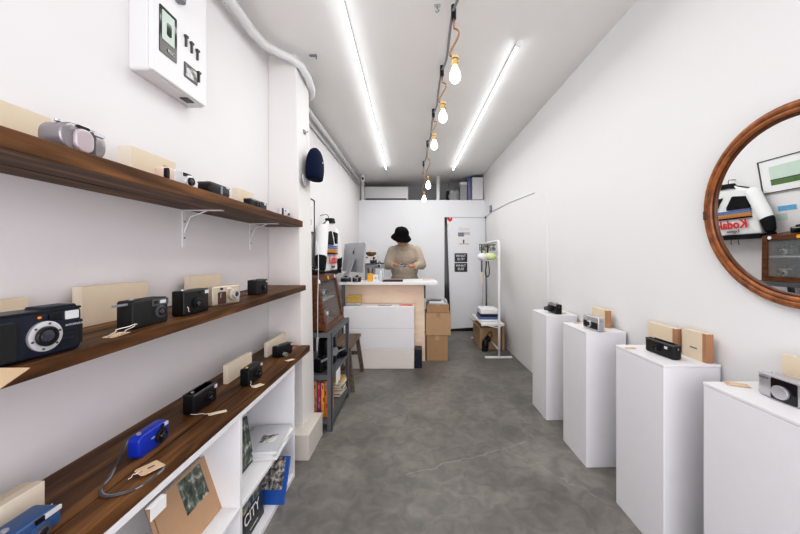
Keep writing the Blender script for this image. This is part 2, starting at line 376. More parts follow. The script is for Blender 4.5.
# festoon: cable with clamps and five bulbs
fest = [(0.235, 1.3, 0), (.21, 1.86, 0), (.19, 2.445, 0), (.17, 3.16, 0), (.144, 4.01, 0), (.116, 4.86, 0), (.10, 5.5, 0)]
cp = []
for (a, c) in zip(fest, fest[1:]):
    for k in range(6):
        u = k / 6; X = a[0] + (c[0] - a[0]) * u; Y = a[1] + (c[1] - a[1]) * u
        cp.append((X + .006 * math.sin(Y * 9), Y, zc(X) - .055 - .05 * math.sin(PI * u)))
run('festoon_cable', 'grey cable strung under the ceiling that carries the five bulbs', 'cable', cp, .008, 'midgrey')
bulbs = [(.217, 1.86, 1.025, 'nearest'), (.197, 2.445, 1.04, 'second nearest'), (.172, 3.16, 1.07, 'middle one'), (.146, 4.01, .872, 'second farthest'), (.118, 4.86, .855, 'farthest')]
for (X, Y, dz, w_) in bulbs:
    zt = zc(X) - .06; zb = H + dz
    t = thing('pendant_bulb', 'glowing bare bulb with brass socket, %s of the five hanging' % w_, 'light bulb', (X, Y, zb), group=None)
    hz = zt - zb
    MB().cyl((-.008, 0, hz - .04), (-.008, 0, hz + .035), .014, seg=12).build('clamp', 'black', t)
    MB().lathe([(.004, -.058), (.018, -.054), (.028, -.040), (.031, -.022), (.028, -.004), (.019, .016), (.014, .03), (.013, .036)], 20).build('bulb', 'bulb', t, smooth='all')
    s_ = MB().lathe([(.015, .034), (.021, .036), (.021, .050), (.017, .054), (.017, .070), (.021, .074), (.019, .088), (.006, .094)], 18).build('socket', 'brass', t, smooth=True)
    MB().cyl((0, 0, .036), (0, 0, .043), .0195).build('rim', 'black', s_)
    pts = []
    n_ = 26; top = hz - .03; loop = min(.12, (top - .086) * .55)
    for k in range(n_ + 1):
        u = k / n_
        if u < .35: v = u / .35; pts.append((-.008 + .003 * v, 0, top - (top - .086 - loop) * v * .6))
        else:
            v = (u - .35) / .65; a = v * 2 * PI * 1.0
            z0 = top - (top - .086 - loop) * .6; pts.append((-.005 + .026 * math.sin(a) + .005 * v, .008 * math.sin(a * .5), z0 + (.086 - z0) * v + .02 * math.sin(a)))
    MB().tube(pts, .0065, 8).build('cord', 'rope', t, smooth='all')

# white ducts along the left wall and ceiling
run('wrapped_duct', 'thick white wrapped duct bending round the column top', 'duct',
    [(-.93, .9, 2.59), (-.93, 1.5, 2.585), (-.935, 1.9, 2.585), (-.93, 2.05, 2.60), (-.88, 2.15, 2.61), (-.83, 2.22, 2.615), (-.785, 2.28, 2.60), (-.765, 2.36, 2.57), (-.77, 2.48, 2.54), (-.82, 2.62, 2.56), (-.9, 2.72, 2.58)], .027, 'plasticwhite')
run('wall_conduit', 'white pipe along the top of the left wall behind the column', 'pipe',
    [(-.955, 2.55, 2.60), (-.955, 4.0, 2.60), (-.955, 5.70, 2.58)], .022, 'plasticwhite')
run('wall_conduit', 'slim grey pipe beneath the white pipe on the left wall', 'pipe', [(-.985, 2.55, 2.53), (-.985, 5.70, 2.53)], .012, 'lightgrey')
tag(MB().cyl((-.955, 6.0, 2.29), (-.955, 6.0, 2.661), .030).build('down_pipe', 'plasticwhite'), 'short white vertical pipe in the back left corner above the partition', 'pipe')
tag(MB().cyl((.392, 5.95, 2.29), (.392, 5.95, 2.729), .032).build('loft_post', 'plasticwhite'), 'slim white round post standing on the partition behind the bulbs', 'post')
t = thing('security_camera', 'small white dome camera with dark lens under the back left ceiling', 'security camera', (-.88, 5.55, zc(-.88)))
MB().cyl((0, 0, -.02), (0, 0, 0), .035).build('mount', 'plasticwhite', t)
MB().lathe([(.01, -.115), (.034, -.11), (.038, -.09), (.038, -.03), (.03, -.02)], 18).build('housing', 'plasticwhite', t, smooth=True)
MB().ball((.004, -.036, -.075), (.018, .012, .022), 14).build('lens', 'gloss', t, smooth='all')
for (x, y, lab) in ((.25, 2.0, 'tiny'),):
    pass
p = W(438, 11, 178); t = thing('ceiling_hook', 'small metal hook fixed to ceiling left of the festoon cable', 'hook', (.12, p.y, zc(.12)))
MB().cyl((0, 0, -.006), (0, 0, 0), .018).build('plate', 'lightgrey', t)
MB().tube([(0, 0, -.005), (0, 0, -.02), (.010, 0, -.032), (.0, 0, -.042), (-.01, 0, -.034)], .003, 6).build('hook', 'midgrey', t)
p = W(303, 57, 150); t = thing('ceiling_bracket', 'small grey metal bracket on ceiling beside the bent duct', 'bracket', (-.70, 2.28, zc(-.70)))
MB().box((0, 0, -.004), (.05, .02, .008)).box((.02, 0, -.015), (.006, .02, .02)).build('plate', 'midgrey', t)

# loft things
t = thing('air_conditioner', 'long off-white air conditioner unit above the partition at back left', 'air conditioner', (-.54, 6.18, 2.29))
MB().mm((-.40, -.10, .05), (.40, .10, .29)).build('casing', 'plasticwhite', t, .012)
MB().mm((-.37, -.106, .045), (.37, -.08, .075)).build('air_outlet', 'darkgrey', t, .002)
for dx in (-.3, .3): MB().mm((dx - .03, -.09, 0), (dx + .03, .09, .05)).build('foot', 'darkgrey', t)
tag(MB().mm((-.985, 6.05, 2.29), (-.95, 6.3, 2.62)).build('side_board', 'card', bevel=.003), 'narrow brown board at left end of the air conditioner', 'board')
t = thing('wall_cabinet', 'small white cabinet in the back right corner above the partition', 'cabinet', (1.135, 5.99, 2.29))
MB().mm((-.135, -.03, .03), (.06, .18, .43)).build('carcass', 'white', t, .004)
MB().mm((-.13, -.04, .035), (.056, -.031, .425)).build('door', 'white', t, .002)
MB().mm((-.135, -.04, .431), (.06, .18, .445)).build('top', 'darkgrey', t)
MB().mm((-.12, -.02, 0), (.05, .16, .03)).build('base', 'darkgrey', t)
def boxy(name, label, cat, c, size, m, bevel=.004, rotz=0, group=None, extra=None):
    t = thing(name, label, cat, c, rotz, group)
    sx, sy, sz = size
    MB().mm((-sx / 2, -sy / 2, 0), (sx / 2, sy / 2, sz * .86)).build('body', m, t, bevel)
    MB().mm((-sx / 2 - .003, -sy / 2 - .003, sz * .86), (sx / 2 + .003, sy / 2 + .003, sz)).build('lid', extra or m, t, bevel)
    return t
boxy('storage_box', 'tall violet blue storage box beside the white loft cabinet', 'box', (.955, 6.10, 2.29), (.055, .2, .42), 'purple', extra='stripeblue')
boxy('storage_box', 'white paper-covered box between grey bag and violet box on the loft', 'box', (.855, 6.12, 2.29), (.12, .2, .36), 'greypaper', extra='paper')
o = MB().ball((0, 0, .10), (.10, .08, .12), 18).ball((-.04, -.02, .16), (.05, .05, .08), 14).ball((.05, .0, .17), (.045, .05, .07), 14).ball((0, 0, .03), (.10, .08, .03), 14).build('plastic_bag', 'greypaper', None, loc=(.695, 6.12, 2.29))
remesh(o, .012, 3)
tex = bpy.data.textures.new('crumple', 'CLOUDS'); tex.noise_scale = .05
d = o.modifiers.new('d', 'DISPLACE'); d.texture = tex; d.strength = .04
tag(o, 'crumpled grey plastic bag on the loft next to a black case', 'bag')
t = thing('hard_case', 'black case standing behind the crumpled grey bag on the loft', 'case', (.60, 6.32, 2.29))
MB().mm((-.03, -.05, 0), (.32, .05, .25)).build('shell', 'black', t, .01)
MB().tube([(.1, 0, .25), (.11, 0, .275), (.19, 0, .275), (.20, 0, .25)], .006).build('handle', 'blacksoft', t)

# ------------------------------------------------------------------ wall shelves
def shelf(label, xf, ztop, th, dip, brackets, seam=.5):
    t = thing('wall_shelf', label, 'shelf', (XL, 0, 0))
    ye, yn = 2.262, -.5
    depth = xf - XL
    def zz(Y): return ztop - dip * max(0, (ye - Y)) / 1.7
    for k, (a, c) in enumerate(((.0, depth * seam - .003), (depth * seam + .003, depth))):
        MB().hexa([(a, yn, zz(yn) - th), (c, yn, zz(yn) - th), (c, ye, zz(ye) - th), (a, ye, zz(ye) - th),
                   (a, yn, zz(yn)), (c, yn, zz(yn)), (c, ye, zz(ye)), (a, ye, zz(ye))]).build('plank', 'wood', t, .003)
    for Y in brackets:
        z = zz(Y) - th
        b = MB().mm((0, Y - .01, z - .16), (.004, Y + .01, z)).mm((0, Y - .01, z - .004), (depth * .72, Y + .01, z)) \
            .tube([(.002, Y, z - .10), (.03, Y, z - .03), (.10, Y, z - .004)], .003, 6).build('bracket', 'whitemetal', t)
        for dz in (-.05, -.12): MB().cyl((.004, Y, z + dz), (.007, Y, z + dz), .004, seg=8).build('screw', 'midgrey', b)
    return t
ZT, ZM, ZL = H + .243, H - .19, H - .595
shelf('dark wood plank shelf on the left wall, highest of the three', -.764, ZT, .041, 0, (1.44, 2.02), .42)
sm_ = shelf('dark wood plank shelf on the left wall, middle of the three', -.743, ZM, .033, .015, ())
shelf('dark wood plank shelf on the left wall, lowest, above the white bookcase', -.716, ZL, .040, 0, (), .75)
def zm(Y): return ZM - .015 * max(0, 2.262 - Y) / 1.7
MB().tube([(.10, 1.86, ZM - .036), (.10, 1.86, ZM - .055), (.108, 1.86, ZM - .066), (.10, 1.86, ZM - .074)], .004, 6).build('hook', 'black', sm_)

# white bookcase under the lowest shelf
t = thing('bookcase', 'low white open bookcase with compartments beneath the lowest wood shelf', 'bookcase', (XL, 0, 0))
XB = .283; YE = 1.985; ztop = ZL - .042
MB().mm((.0, -.4, ztop - .022), (XB, YE, ztop)).build('top', 'white', t, .002)
MB().mm((.0, YE - .018, 0), (XB, YE, ztop - .022)).build('side_panel', 'white', t, .002)
YD = 1.385
MB().mm((.0, YD - .022, .03), (XB, YD, ztop - .022)).build('divider', 'white', t, .002)
MB().mm((.0, .45, .03), (XB, .472, ztop - .022)).build('divider', 'white', t, .002)
MB().mm((.0, -.4, .0), (XB, YE - .018, .03)).build('bottom', 'white', t, .002)
MB().mm((.004, YD, .262), (XB, YE - .018, .280)).build('shelf', 'white', t, .002)
MB().mm((.004, .472, .262), (XB, YD - .022, .280)).build('shelf', 'white', t, .002)
MB().mm((.0, -.4, .03), (.004, YE - .018, ztop - .022)).build('back_panel', 'white', t)

# ------------------------------------------------------------------ cameras
def camera(label, loc, rotz, w, h, d, body='black', lens=None, flash=None, vf=None, grip=None, hump=None, corner=.012,
           cover=None, band=None, button='silver', accent=None, badge=None, group=None, side=None):
    t = thing('compact_camera', label, 'camera', loc, rotz, group)
    x0, x1 = -w / 2, w / 2
    b_ = MB(); b_.rbox(x0, x1, 0, h, -d / 2, d / 2, corner, 6)
    b_.build('body', body, t, min(.006, d * .16), 3, smooth='all')
    if accent:      # upper strip of another finish
        m_, za, zb = accent
        MB().rbox(x0 + .002, x1 - .002, h * za, h * zb, -d / 2 - .0012, d / 2 + .0006, min(corner * .8, h * (zb - za) * .45), 4).build('top_cover', m_, t, .0015, 2)
    if hump:
        a, c, hh, m_ = hump
        MB().prism([(x0 + w * a, h - .004), (x0 + w * a + .006, h + hh), (x0 + w * c - .006, h + hh), (x0 + w * c, h - .004)], -d * .38, d * .38).build('viewfinder_hump', m_, t, .002)
    if grip:
        a, c, m_ = grip
        MB().rbox(x0 + w * a, x0 + w * c, h * .06, h * .86, -d / 2 - .008, -d / 2 + .004, .006, 4).build('grip', m_, t, .003, 3)
    if band:
        a, c, za, zb, m_ = band
        MB().rbox(x0 + w * a, x0 + w * c, h * za, h * zb, -d / 2 - .0022, -d / 2 + .002, .004, 4).build('front_panel', m_, t, .001)
    if lens:
        u, v, r, L, ring, barrel = lens
        cx, cz, yf = x0 + w * u, h * v, -d / 2
        rot = Matrix.Translation((cx, yf, cz)) @ Matrix.Rotation(PI / 2, 4, 'X')
        lr = MB().lathe([(r * 1.0, -.004), (r, L * .45), (r * .93, L * .5), (r * .66, L * .5), (r * .66, L * .3)], 30, rot).build('lens_ring', ring, t, smooth=True)
        MB().lathe([(r * .66, 0), (r * .66, L * .85), (r * .60, L), (r * .48, L), (r * .46, L * .82)], 28, rot).build('lens_barrel', barrel, lr, smooth=True)
        MB().lathe([(r * .465, L * .80), (r * .42, L * .87), (r * .25, L * .93), (.0005, L * .95)], 24, rot).build('lens_glass', 'lens', lr, smooth='all')
    if flash:
        u, v, fw, fh = flash
        cx, cz = x0 + w * u, h * v
        f_ = MB().rbox(cx - fw / 2, cx + fw / 2, cz - fh / 2, cz + fh / 2, -d / 2 - .003, -d / 2 + .001, .0015, 3).build('flash', 'flash', t)
    if vf:
        u, v, fw, fh = vf
        cx, cz = x0 + w * u, h * v
        MB().rbox(cx - fw / 2, cx + fw / 2, cz - fh / 2, cz + fh / 2, -d / 2 - .0028, -d / 2 + .001, .0015, 3).build('viewfinder', 'gloss', t)
    if cover:
        u0, u1, v0, v1, m_ = cover
        MB().rbox(x0 + w * u0, x0 + w * u1, h * v0, h * v1, -d / 2 - .010, -d / 2 + .001, h * .3, 7).build('lens_cover', m_, t, .004, 3)
    MB().cyl((x0 + w * .17, 0, h - .001), (x0 + w * .17, 0, h + .004), .006, seg=14).build('shutter_button', button, t)
    MB().tube([(x1 - .001, .0, h * .78), (x1 + .005, 0, h * .80), (x1 + .005, 0, h * .70), (x1 - .001, 0, h * .68)], .0013, 6).build('strap_lug', 'silver', t)
    if badge:
        s_, u, v, sz, m_ = badge
        text(s_, sz, m_, t, (x0 + w * u, -d / 2 - .0026, h * v), name='lettering')
    return t
def lspan(xl, xr_, Xf, d):     # left side thing parallel to the wall: near-back corner at pixel xl, far-front corner at pixel xr
    Yn = FPX * (abs(Xf) + d) / (VX - xl); Yf = FPX * abs(Xf) / (VX - xr_)
    return Yn, Yf
def lcam(label, xl, xr_, ytop, z, Xf, d, yaw=0, hmax=None, **k):
    Yn, Yf = lspan(xl, xr_, Xf, d); Yc = (Yn + Yf) / 2
    if callable(z): z = z(Yc)
    s = FPX / Yc
    h = H + (VY - ytop) / s - z
    return camera(label, (Xf - d / 2, Yc, z), PI / 2 + yaw, Yf - Yn, h, d, **k)
def cbox(label, p, w, h, d, rotz, m='cream', edge='cream2', tilt=0, band=None):
    t = thing('camera_box', label, 'box', p, 0, rot=(tilt, 0, rotz))
    MB().mm((-w / 2, -d / 2, 0), (w / 2, d / 2, h)).build('sleeve', m, t, .0012)
    MB().mm((-w / 2 - .0012, -d / 2 + .002, .002), (-w / 2 + .001, d / 2 - .002, h - .002)).build('end_flap', edge, t)
    if band: MB().mm((w / 2 - band, -d / 2 - .0012, .001), (w / 2 + .0012, d / 2 + .0012, h - .001)).build('edge_band', 'creamedge', t)
    return t
def lbox(label, xl, xr_, ytop, z, Xf, d, **k):
    Yn, Yf = lspan(xl, xr_, Xf, d); Yc = (Yn + Yf) / 2
    if callable(z): z = z(Yc)
    s = FPX / Yc; h = H + (VY - ytop) / s - z
    return cbox(label, (Xf - d / 2, Yc, z), Yf - Yn, h, d, PI / 2, **k)
def ptag(label, p, rotz, w=.05, d=.028, string=None, mark=False, m='tag'):
    t = thing('price_tag', label, 'tag', p, rotz)
    c = .006
    MB().prismz([(-w / 2 + c, -d / 2), (w / 2, -d / 2), (w / 2, d / 2), (-w / 2 + c, d / 2), (-w / 2, d / 2 - c), (-w / 2, -d / 2 + c)], .0005, .0022).build('card', m, t)
    MB().lathe([(.0035, .002), (.0035, .0028), (.002, .0028)], 12, Matrix.Translation((-w / 2 + .007, 0, 0))).build('eyelet', 'creamedge', t)
    if string:
        pts = [(-w / 2 + .007, 0, .003)] + list(string)
        q = []
        for i in range(len(pts) - 1):
            a, b_ = Vector(pts[i]), Vector(pts[i + 1])
            for k in range(5): q.append(a.lerp(b_, k / 5) + Vector((0, .003 * math.sin(k * 1.3 + i), 0)))
        q.append(Vector(pts[-1])); MB().tube(q, .0013, 6).build('string', 'string', t, smooth='all')
    if mark: MB().mm((-.004, -.003, .0022), (.012, .003, .0026)).build('print', 'darkgrey', t)
    return t

# --- highest shelf
lbox('long cream box lying against the wall at near end of the highest shelf', -60, 52, 104, ZT, -.93, .05)
lcam('rounded silver compact camera with clamshell front on the highest shelf', 36, 107, 127, ZT, -.79, .055, body='smoke', corner=.030, cover=(.22, .62, .04, .86, 'mauve'), vf=(.44, .93, .03, .006), flash=(.80, .88, .03, .008), band=(.60, .72, .06, .90, 'darkgrey'), button='silver')
lbox('cream box behind the pink beige camera on the highest shelf', 117, 176, 155, ZT, -.90, .05)
lcam('pink beige and silver camera with black viewfinder on the highest shelf', 154, 194, 171, ZT, -.79, .035, body='pinkbeige', corner=.012, lens=(.78, .40, .021, .016, 'silverlight', 'black'), band=(.28, 1.0, .02, .97, 'silverlight'), grip=(-.01, .07, 'black'), vf=(.72, .84, .042, .012), flash=(.5, .86, .010, .006), button='black')
lcam('glossy black rounded camera with grey stripe, right of the pink beige camera', 197, 230, 184.5, ZT, -.79, .05, body='black', corner=.02, band=(.50, .60, .2, .90, 'midgrey'), flash=(.85, .88, .02, .006), accent=('darkgrey', .8, .97))
lbox('small cream box standing between two black cameras on the highest shelf', 232, 254, 191, ZT, -.89, .035)
lcam('small black camera with dark grey face in front of the small cream box, highest shelf', 243, 267, 200.5, ZT, -.79, .04, body='black', corner=.012, lens=(.42, .45, .018, .012, 'darkgrey', 'black'), flash=(.85, .75, .016, .012), accent=('midgrey', .78, .95), vf=(.62, .8, .012, .008))
lcam('tiny white and black camera at the far end of the highest shelf', 277, 290, 209, ZT, -.82, .03, body='silverlight', corner=.006, lens=(.72, .5, .013, .010, 'silverlight', 'black'), band=(.0, .18, .02, .98, 'black'), vf=(.45, .8, .010, .007))

# --- middle shelf
lbox('cream card box behind the large navy camera on the middle shelf', -40, 29, 300, zm, -.955, .03)
Yn, Yf = .59, .775
lc_ = camera('large navy camera with silver lens ring at near end of the middle shelf', (-.785, .664, zm(.68) + .0008), PI / 2 - R(3), .185, .094, .055, body='navy', corner=.012,
       lens=(.60, .45, .0305, .012, 'silverlight', 'black'), flash=(.88, .83, .026, .018), vf=(.70, .83, .022, .016), grip=(.02, .34, 'blacksoft'), accent=('black', .95, 1.01), hump=(.60, .99, .006, 'navy'), badge=('AUTOFOCUS', .90, .60, .006, 'lightgrey'))
for k in range(6):
    a = k * PI / 3 + .3; MB().cyl((-.0925 + .185 * .60 + .0255 * math.cos(a), -.0275 - .0072, .094 * .45 + .0255 * math.sin(a)), (-.0925 + .185 * .60 + .0255 * math.cos(a), -.0275 - .004, .094 * .45 + .0255 * math.sin(a)), .0022, seg=8).build('ring_screw', 'darkgrey', lc_)
for k in range(5): MB().mm((-.0925 + .185 * .76, -.0285, .012 + .010 * k), (-.0925 + .185 * .90, -.027, .017 + .010 * k)).build('front_rib', 'black', lc_)
MB().mm((-.0925 + .185 * .93, -.029, .012), (-.0925 + .185 * 1.01, .02, .065)).build('side_latch', 'black', lc_, .003)
MB().ball((-.0925 + .185 * .56, -.0275, .094 * .86), (.004, .002, .003), 10).build('focus_lamp', 'orange', lc_)
lbox('cream box standing behind the black camera with an open arm, middle shelf', 72, 148, 284, zm, -.945, .028)
t = lcam('black camera with a metal arm sticking out on the left, middle shelf', 116, 168, 298.5, zm, -.775, .05, yaw=-R(2), body='blacksoft', corner=.008, lens=(.74, .47, .019, .010, 'darkgrey', 'gloss'), flash=(.80, .84, .022, .010), vf=(.60, .84, .014, .009), band=(.5, .98, .70, .96, 'darkgrey'))
MB().box((-.078, -.006, .0705), (.05, .008, .006)).build('arm', 'midgrey', t, .001)
lcam('glossy black boxy camera with bright flash between two cream boxes, middle shelf', 171, 209, 289.5, zm, -.775, .045, body='black', corner=.006, lens=(.45, .45, .019, .014, 'black', 'gloss'), flash=(.88, .86, .018, .013), vf=(.62, .86, .014, .009))
lbox('cream box standing behind the beige camera on the middle shelf', 184, 221, 275, zm, -.945, .025)
lcam('champagne camera with round silver lens and brown grip on the middle shelf', 208, 237, 285.5, zm, -.785, .038, yaw=-.25, body='champagne', corner=.008, lens=(.68, .52, .025, .028, 'champagne', 'silverlight'), band=(.18, .46, .08, .70, 'browngrip'), flash=(.55, .86, .020, .010), vf=(.30, .86, .012, .008))
lcam('small black square camera standing alone near far end of the middle shelf', 247, 268, 279.5, zm, -.80, .055, body='blacksoft', corner=.006, lens=(.55, .48, .017, .012, 'black', 'gloss'), flash=(.86, .84, .012, .010), vf=(.65, .86, .012, .008))
def mid(x, y): return onz(x, y, zm(FPX * .19 / (y - VY)) + .0008)
tg = ptag('large blank kraft tag lying over the shelf edge before the navy camera', Vector((-.715, .522, zm(.58) + .0012)), R(30), .125, .095)
tg.rotation_euler = (R(4), R(9), R(30)); tg.location.z += .012
ptag('kraft tag with white string before the black camera with the metal arm', mid(116, 335.5), R(100), .062, .030, [(-.03, -.02, .02), (.0, -.045, .028), (.025, -.03, .022), (.01, -.012, .006), (-.02, -.02, .01)])
ptag('kraft tag with string before the glossy black boxy camera', mid(192, 313), R(95), .075, .026, [(-.045, -.0, .012), (-.06, -.014, .035), (-.05, -.02, .012)])
ptag('kraft tag before the champagne camera on the middle shelf', mid(224, 303.8), R(92), .085, .024, [(-.05, -.004, .015), (-.058, -.02, .05)])
ptag('small pale tag beside the small black square camera on the middle shelf', mid(249.5, 294), R(100), .035, .025, [(-.02, .004, .006), (.0, .012, .004)], m='cream2')

# --- lowest shelf (seen from above)
lbox('cream box at near end of the lowest shelf, standing behind another', -40, 33, 499, ZL, -.925, .022)
lbox('larger cream box in front of another cream box, lowest shelf', -50, 45, 503, ZL, -.885, .022, m='cream2')
lcam('steel blue camera cut off by the corner, nearest on the lowest shelf', -20, 62, 519, ZL, -.80, .055, body='steelblue', corner=.014, flash=(.80, .84, .034, .010), vf=(.55, .84, .018, .010), lens=(.56, .22, .020, .010, 'steelblue', 'darkgrey'), band=(.40, .95, .05, .62, 'steelblue'))
pb = onz(147, 458, ZL)
cb = camera('bright blue compact camera with black lens on the lowest shelf', (-.828, 1.040, ZL), PI / 2 + R(2), .125, .066, .036, body='blue', corner=.016, lens=(.68, .46, .022, .014, 'blacksoft', 'gloss'), flash=(.86, .86, .018, .011), vf=(.74, .86, .014, .009), grip=None, badge=('mju', .40, .62, .010, 'lightgrey'))
# strap of the blue camera
inv = (Matrix.Translation((-.828, 1.040, ZL)) @ Matrix.Rotation(PI / 2 + R(2), 4, 'Z')).inverted()
sp = [tuple(inv @ (onz(x, y, ZL + dz))) for (x, y, dz) in ((126, 441, .040), (118, 462, .006), (108, 478, .004), (101, 489, .004), (103, 496, .004), (118, 495, .004), (135, 489, .004), (150, 480, .004), (160, 471, .004), (163, 464, .004))]
def smooth_pts(p, n=6):
    p = [Vector(q) for q in p]; out = []
    for i in range(len(p) - 1):
        a = p[max(0, i - 1)]; b_ = p[i]; c = p[i + 1]; d_ = p[min(len(p) - 1, i + 2)]
        for k in range(n):
            u = k / n; out.append(.5 * ((2 * b_) + (c - a) * u + (2 * a - 5 * b_ + 4 * c - d_) * u * u + (3 * b_ - a - 3 * c + d_) * u ** 3))
    out.append(p[-1]); return out
MB().tube(smooth_pts(sp), .003, 6).build('wrist_strap', 'darkgrey', cb, smooth='all')
MB().tube(smooth_pts([(q[0] + .004, q[1] - .004 + .007 * (i % 2), q[2]) for i, q in enumerate(sp)]), .0025, 6).build('wrist_strap', 'midgrey', cb, smooth='all')
ptag('square kraft tag on the strap of the bright blue camera', onz(149.5, 468.5, ZL + .008), R(62), .056, .048, [(-.035, .002, .003), (-.05, -.004, .0)], mark=True)
lcam('black long camera in front of bare wall, lowest shelf beyond the blue one', 182, 217, 388, ZL, -.832, .045, body='black', corner=.006, lens=(.62, .45, .020, .016, 'black', 'gloss'), flash=(.93, .80, .016, .014), vf=(.45, .88, .014, .008), accent=('darkgrey', .9, 1.0))
ptag('narrow kraft tag with string before the long black camera, lowest shelf', onz(217.5, 413, ZL + .001), R(35), .062, .022, [(-.045, .012, .004), (-.085, .03, .006)], m='cream')
lbox('thick cream box, nearer of two upright ones on the lowest shelf', 223, 252, 358, ZL, -.880, .022, m='cream2')
lcam('small black camera with yellow button in front of the nearer upright cream box', 239.5, 262.5, 365, ZL, -.765, .045, body='black', corner=.010, lens=(.5, .5, .020, .026, 'black', 'gloss'), button='yellow', flash=(.9, .84, .014, .012))
ptag('kraft tag before the small black camera with yellow button', onz(257.5, 386, ZL + .001), R(60), .05, .032, [(-.02, .02, .006), (-.01, .035, .02)], m='cream')
lbox('thinner cream box, farther of two upright ones on the lowest shelf', 264, 287, 337, ZL, -.880, .02, m='cream2')
lcam('small black camera with chrome front lens at far end of the lowest shelf', 274.5, 290, 344, ZL, -.79, .042, yaw=-.35, body='black', corner=.010, lens=(.22, .30, .017, .045, 'black', 'silver'), flash=(.9, .84, .012, .010))
ptag('kraft tag before the camera at the far end of the lowest shelf', onz(290, 360.3, ZL + .001), R(55), .05, .028, [(-.03, .01, .006)], m='cream')

# --- things in the bookcase
def book(name, label, p, rotz, w, h, th, cover, tilt=0, pic=None, words=(), roll=0, m2='paper'):
    t = thing(name, label, 'book' if name != 'magazine' else 'magazine', p, rot=(tilt, roll, rotz))
    MB().mm((-w / 2, -th, 0), (w / 2, -th + .0018, h)).mm((-w / 2, -.0018, 0), (w / 2, 0, h)).mm((-w / 2, -th, 0), (-w / 2 + .002, 0, h)).build('cover', cover, t, .0005)
    MB().mm((-w / 2 + .002, -th + .0018, .003), (w / 2 - .003, -.0018, h - .003)).build('pages', m2, t)
    if pic:
        a, c, e, f, m_ = pic
        MB().mm((-w / 2 + w * a, -th - .0008, h * e), (-w / 2 + w * c, -th, h * f)).build('cover_picture', m_, t)
    for (s_, u, v, sz, m_, bo) in words:
        text(s_, sz, m_, t, (-w / 2 + w * u, -th - .0012, h * v), bold=bo)
    return t
t = thing('price_card', 'small white folded card hanging from the bookcase top edge', 'card', (-.722, .925, .590), PI / 2)
MB().mm((-.028, -.012, -.0), (.028, -.0105, .034)).mm((-.028, -.012, .034), (.028, .004, .0355)).build('card', 'paper', t)
def leanbook(label, p, rot, w, h, th, cover, pic, pm, words=(), name='photo_book'):
    t = thing(name, label, 'book', p, rot=rot)
    MB().mm((-w / 2, 0, 0), (w / 2, .002, h)).mm((-w / 2, th - .002, 0), (w / 2, th, h)).mm((-w / 2, .0, 0), (-w / 2 + .002, th, h)).build('cover', cover, t, .0004)
    MB().mm((-w / 2 + .002, .002, .003), (w / 2 - .003, th - .002, h - .003)).build('pages', 'paper', t)
    a, c, e, f = pic
    MB().mm((-w / 2 + w * a, -.0009, h * e), (-w / 2 + w * c, .0, h * f)).build('cover_picture', pm, t)
    for (s_, u, v, sz, m_, bo, sx) in words: text(s_, sz, m_, t, (-w / 2 + w * u, -.0016, h * v), bold=bo, sx=sx)
    return t
leanbook('large kraft brown photo book with a pasted picture leaning in the left compartment', (-.79, 1.226, .2815), (-R(19), 0, PI / 2), .283, .222, .020, 'kraft', (.42, .86, .42, .96), 'photogreen', (('exhibition', .35, .12, .008, 'darkgrey', 0, 1),))
leanbook('dark green photo book leaning back above the CITY book', (-.815, 1.60, .281), (-R(9), 0, PI / 2), .17, .225, .010, 'bookblack', (.03, .97, .05, .97), 'photogreen')
leanbook('black book titled CITY in white capitals leaning in the lower right compartment', (-.755, 1.54, .031), (-R(5), 0, PI / 2), .25, .205, .014, 'bookblack', (.03, .97, .58, .98), 'citypic', (('CITY', .56, .40, .066, 'paper', .001, 1.0), ('street photographs', .6, .12, .010, 'paper', 0, 1)))
leanbook('bright blue photo book with crowd picture standing by the bookcase side', (-.780, 1.715, .031), (-R(24), 0, 0), .205, .215, .014, 'bookblue', (.18, .90, .30, .99), 'crowd')
for k, (dz, w_, d_, a, m_, lab) in enumerate(((0, .21, .28, 4, 'paper', 'white magazine, lowest in the small pile on the upper bookcase shelf'), (.0145, .20, .27, -2, 'paper', 'white magazine, middle of the small pile on the bookcase shelf'), (.029, .20, .275, 6, 'greypaper', 'grey printed magazine on top of the pile on the bookcase shelf'))):
    t = thing('magazine', lab, 'magazine', (-.812, 1.812, .281 + dz), R(a))
    MB().mm((-w_ / 2, -d_ / 2, 0), (w_ / 2, d_ / 2, .013)).build('pages', 'paper', t, .001)
    MB().mm((-w_ / 2 - .001, -d_ / 2 - .001, .0130), (w_ / 2 + .001, d_ / 2 + .001, .0140)).build('cover', m_ if m_ != 'greypaper' else 'lightgrey', t)
    if k == 2: MB().mm((-.02, -.05, .0140), (.06, .03, .0146)).build('cover_picture', 'photo', t)

# ------------------------------------------------------------------ white panel on the left wall, top left
t = thing('wall_panel', 'white wall mounted panel with screen, small pictures and hooks above the top shelf', 'wall panel', (XL, 1.32, 1.955), PI / 2)
MB().rbox(-.155, .160, 0, .48, -.065, -.0, .012, 5).build('casing', 'plasticwhite', t, .004)
f = MB().rbox(-.150, .155, .004, .476, -.078, -.064, .01, 5).build('front_plate', 'white', t, .004)
MB().rbox(-.118, -.032, 0.087, 0.257, -.081, -.0775, .004, 3).build('screen', 'gloss', f)
MB().rbox(-.108, -.046, 0.137, 0.244, -.0822, -.0808, .002, 3).build('screen_picture', 'paleGreen', f)
MB().rbox(-.086, -.062, 0.162, 0.212, -.0830, -.0820, .008, 3).build('screen_figure', 'gloss', f)
text('REC', .018, 'lightgrey', f, (-.065, -.083, .108))
for (x, z) in ((.018, .200), (.052, .194), (.088, .186), (.097, .098)):
    k = MB().mm((x - .008, -.088, z + .022), (x + .008, -.078, z + .030)).mm((x - .003, -.086, z - .014), (x + .003, -.078, z + .022)).build('hook', 'darkgrey', t)
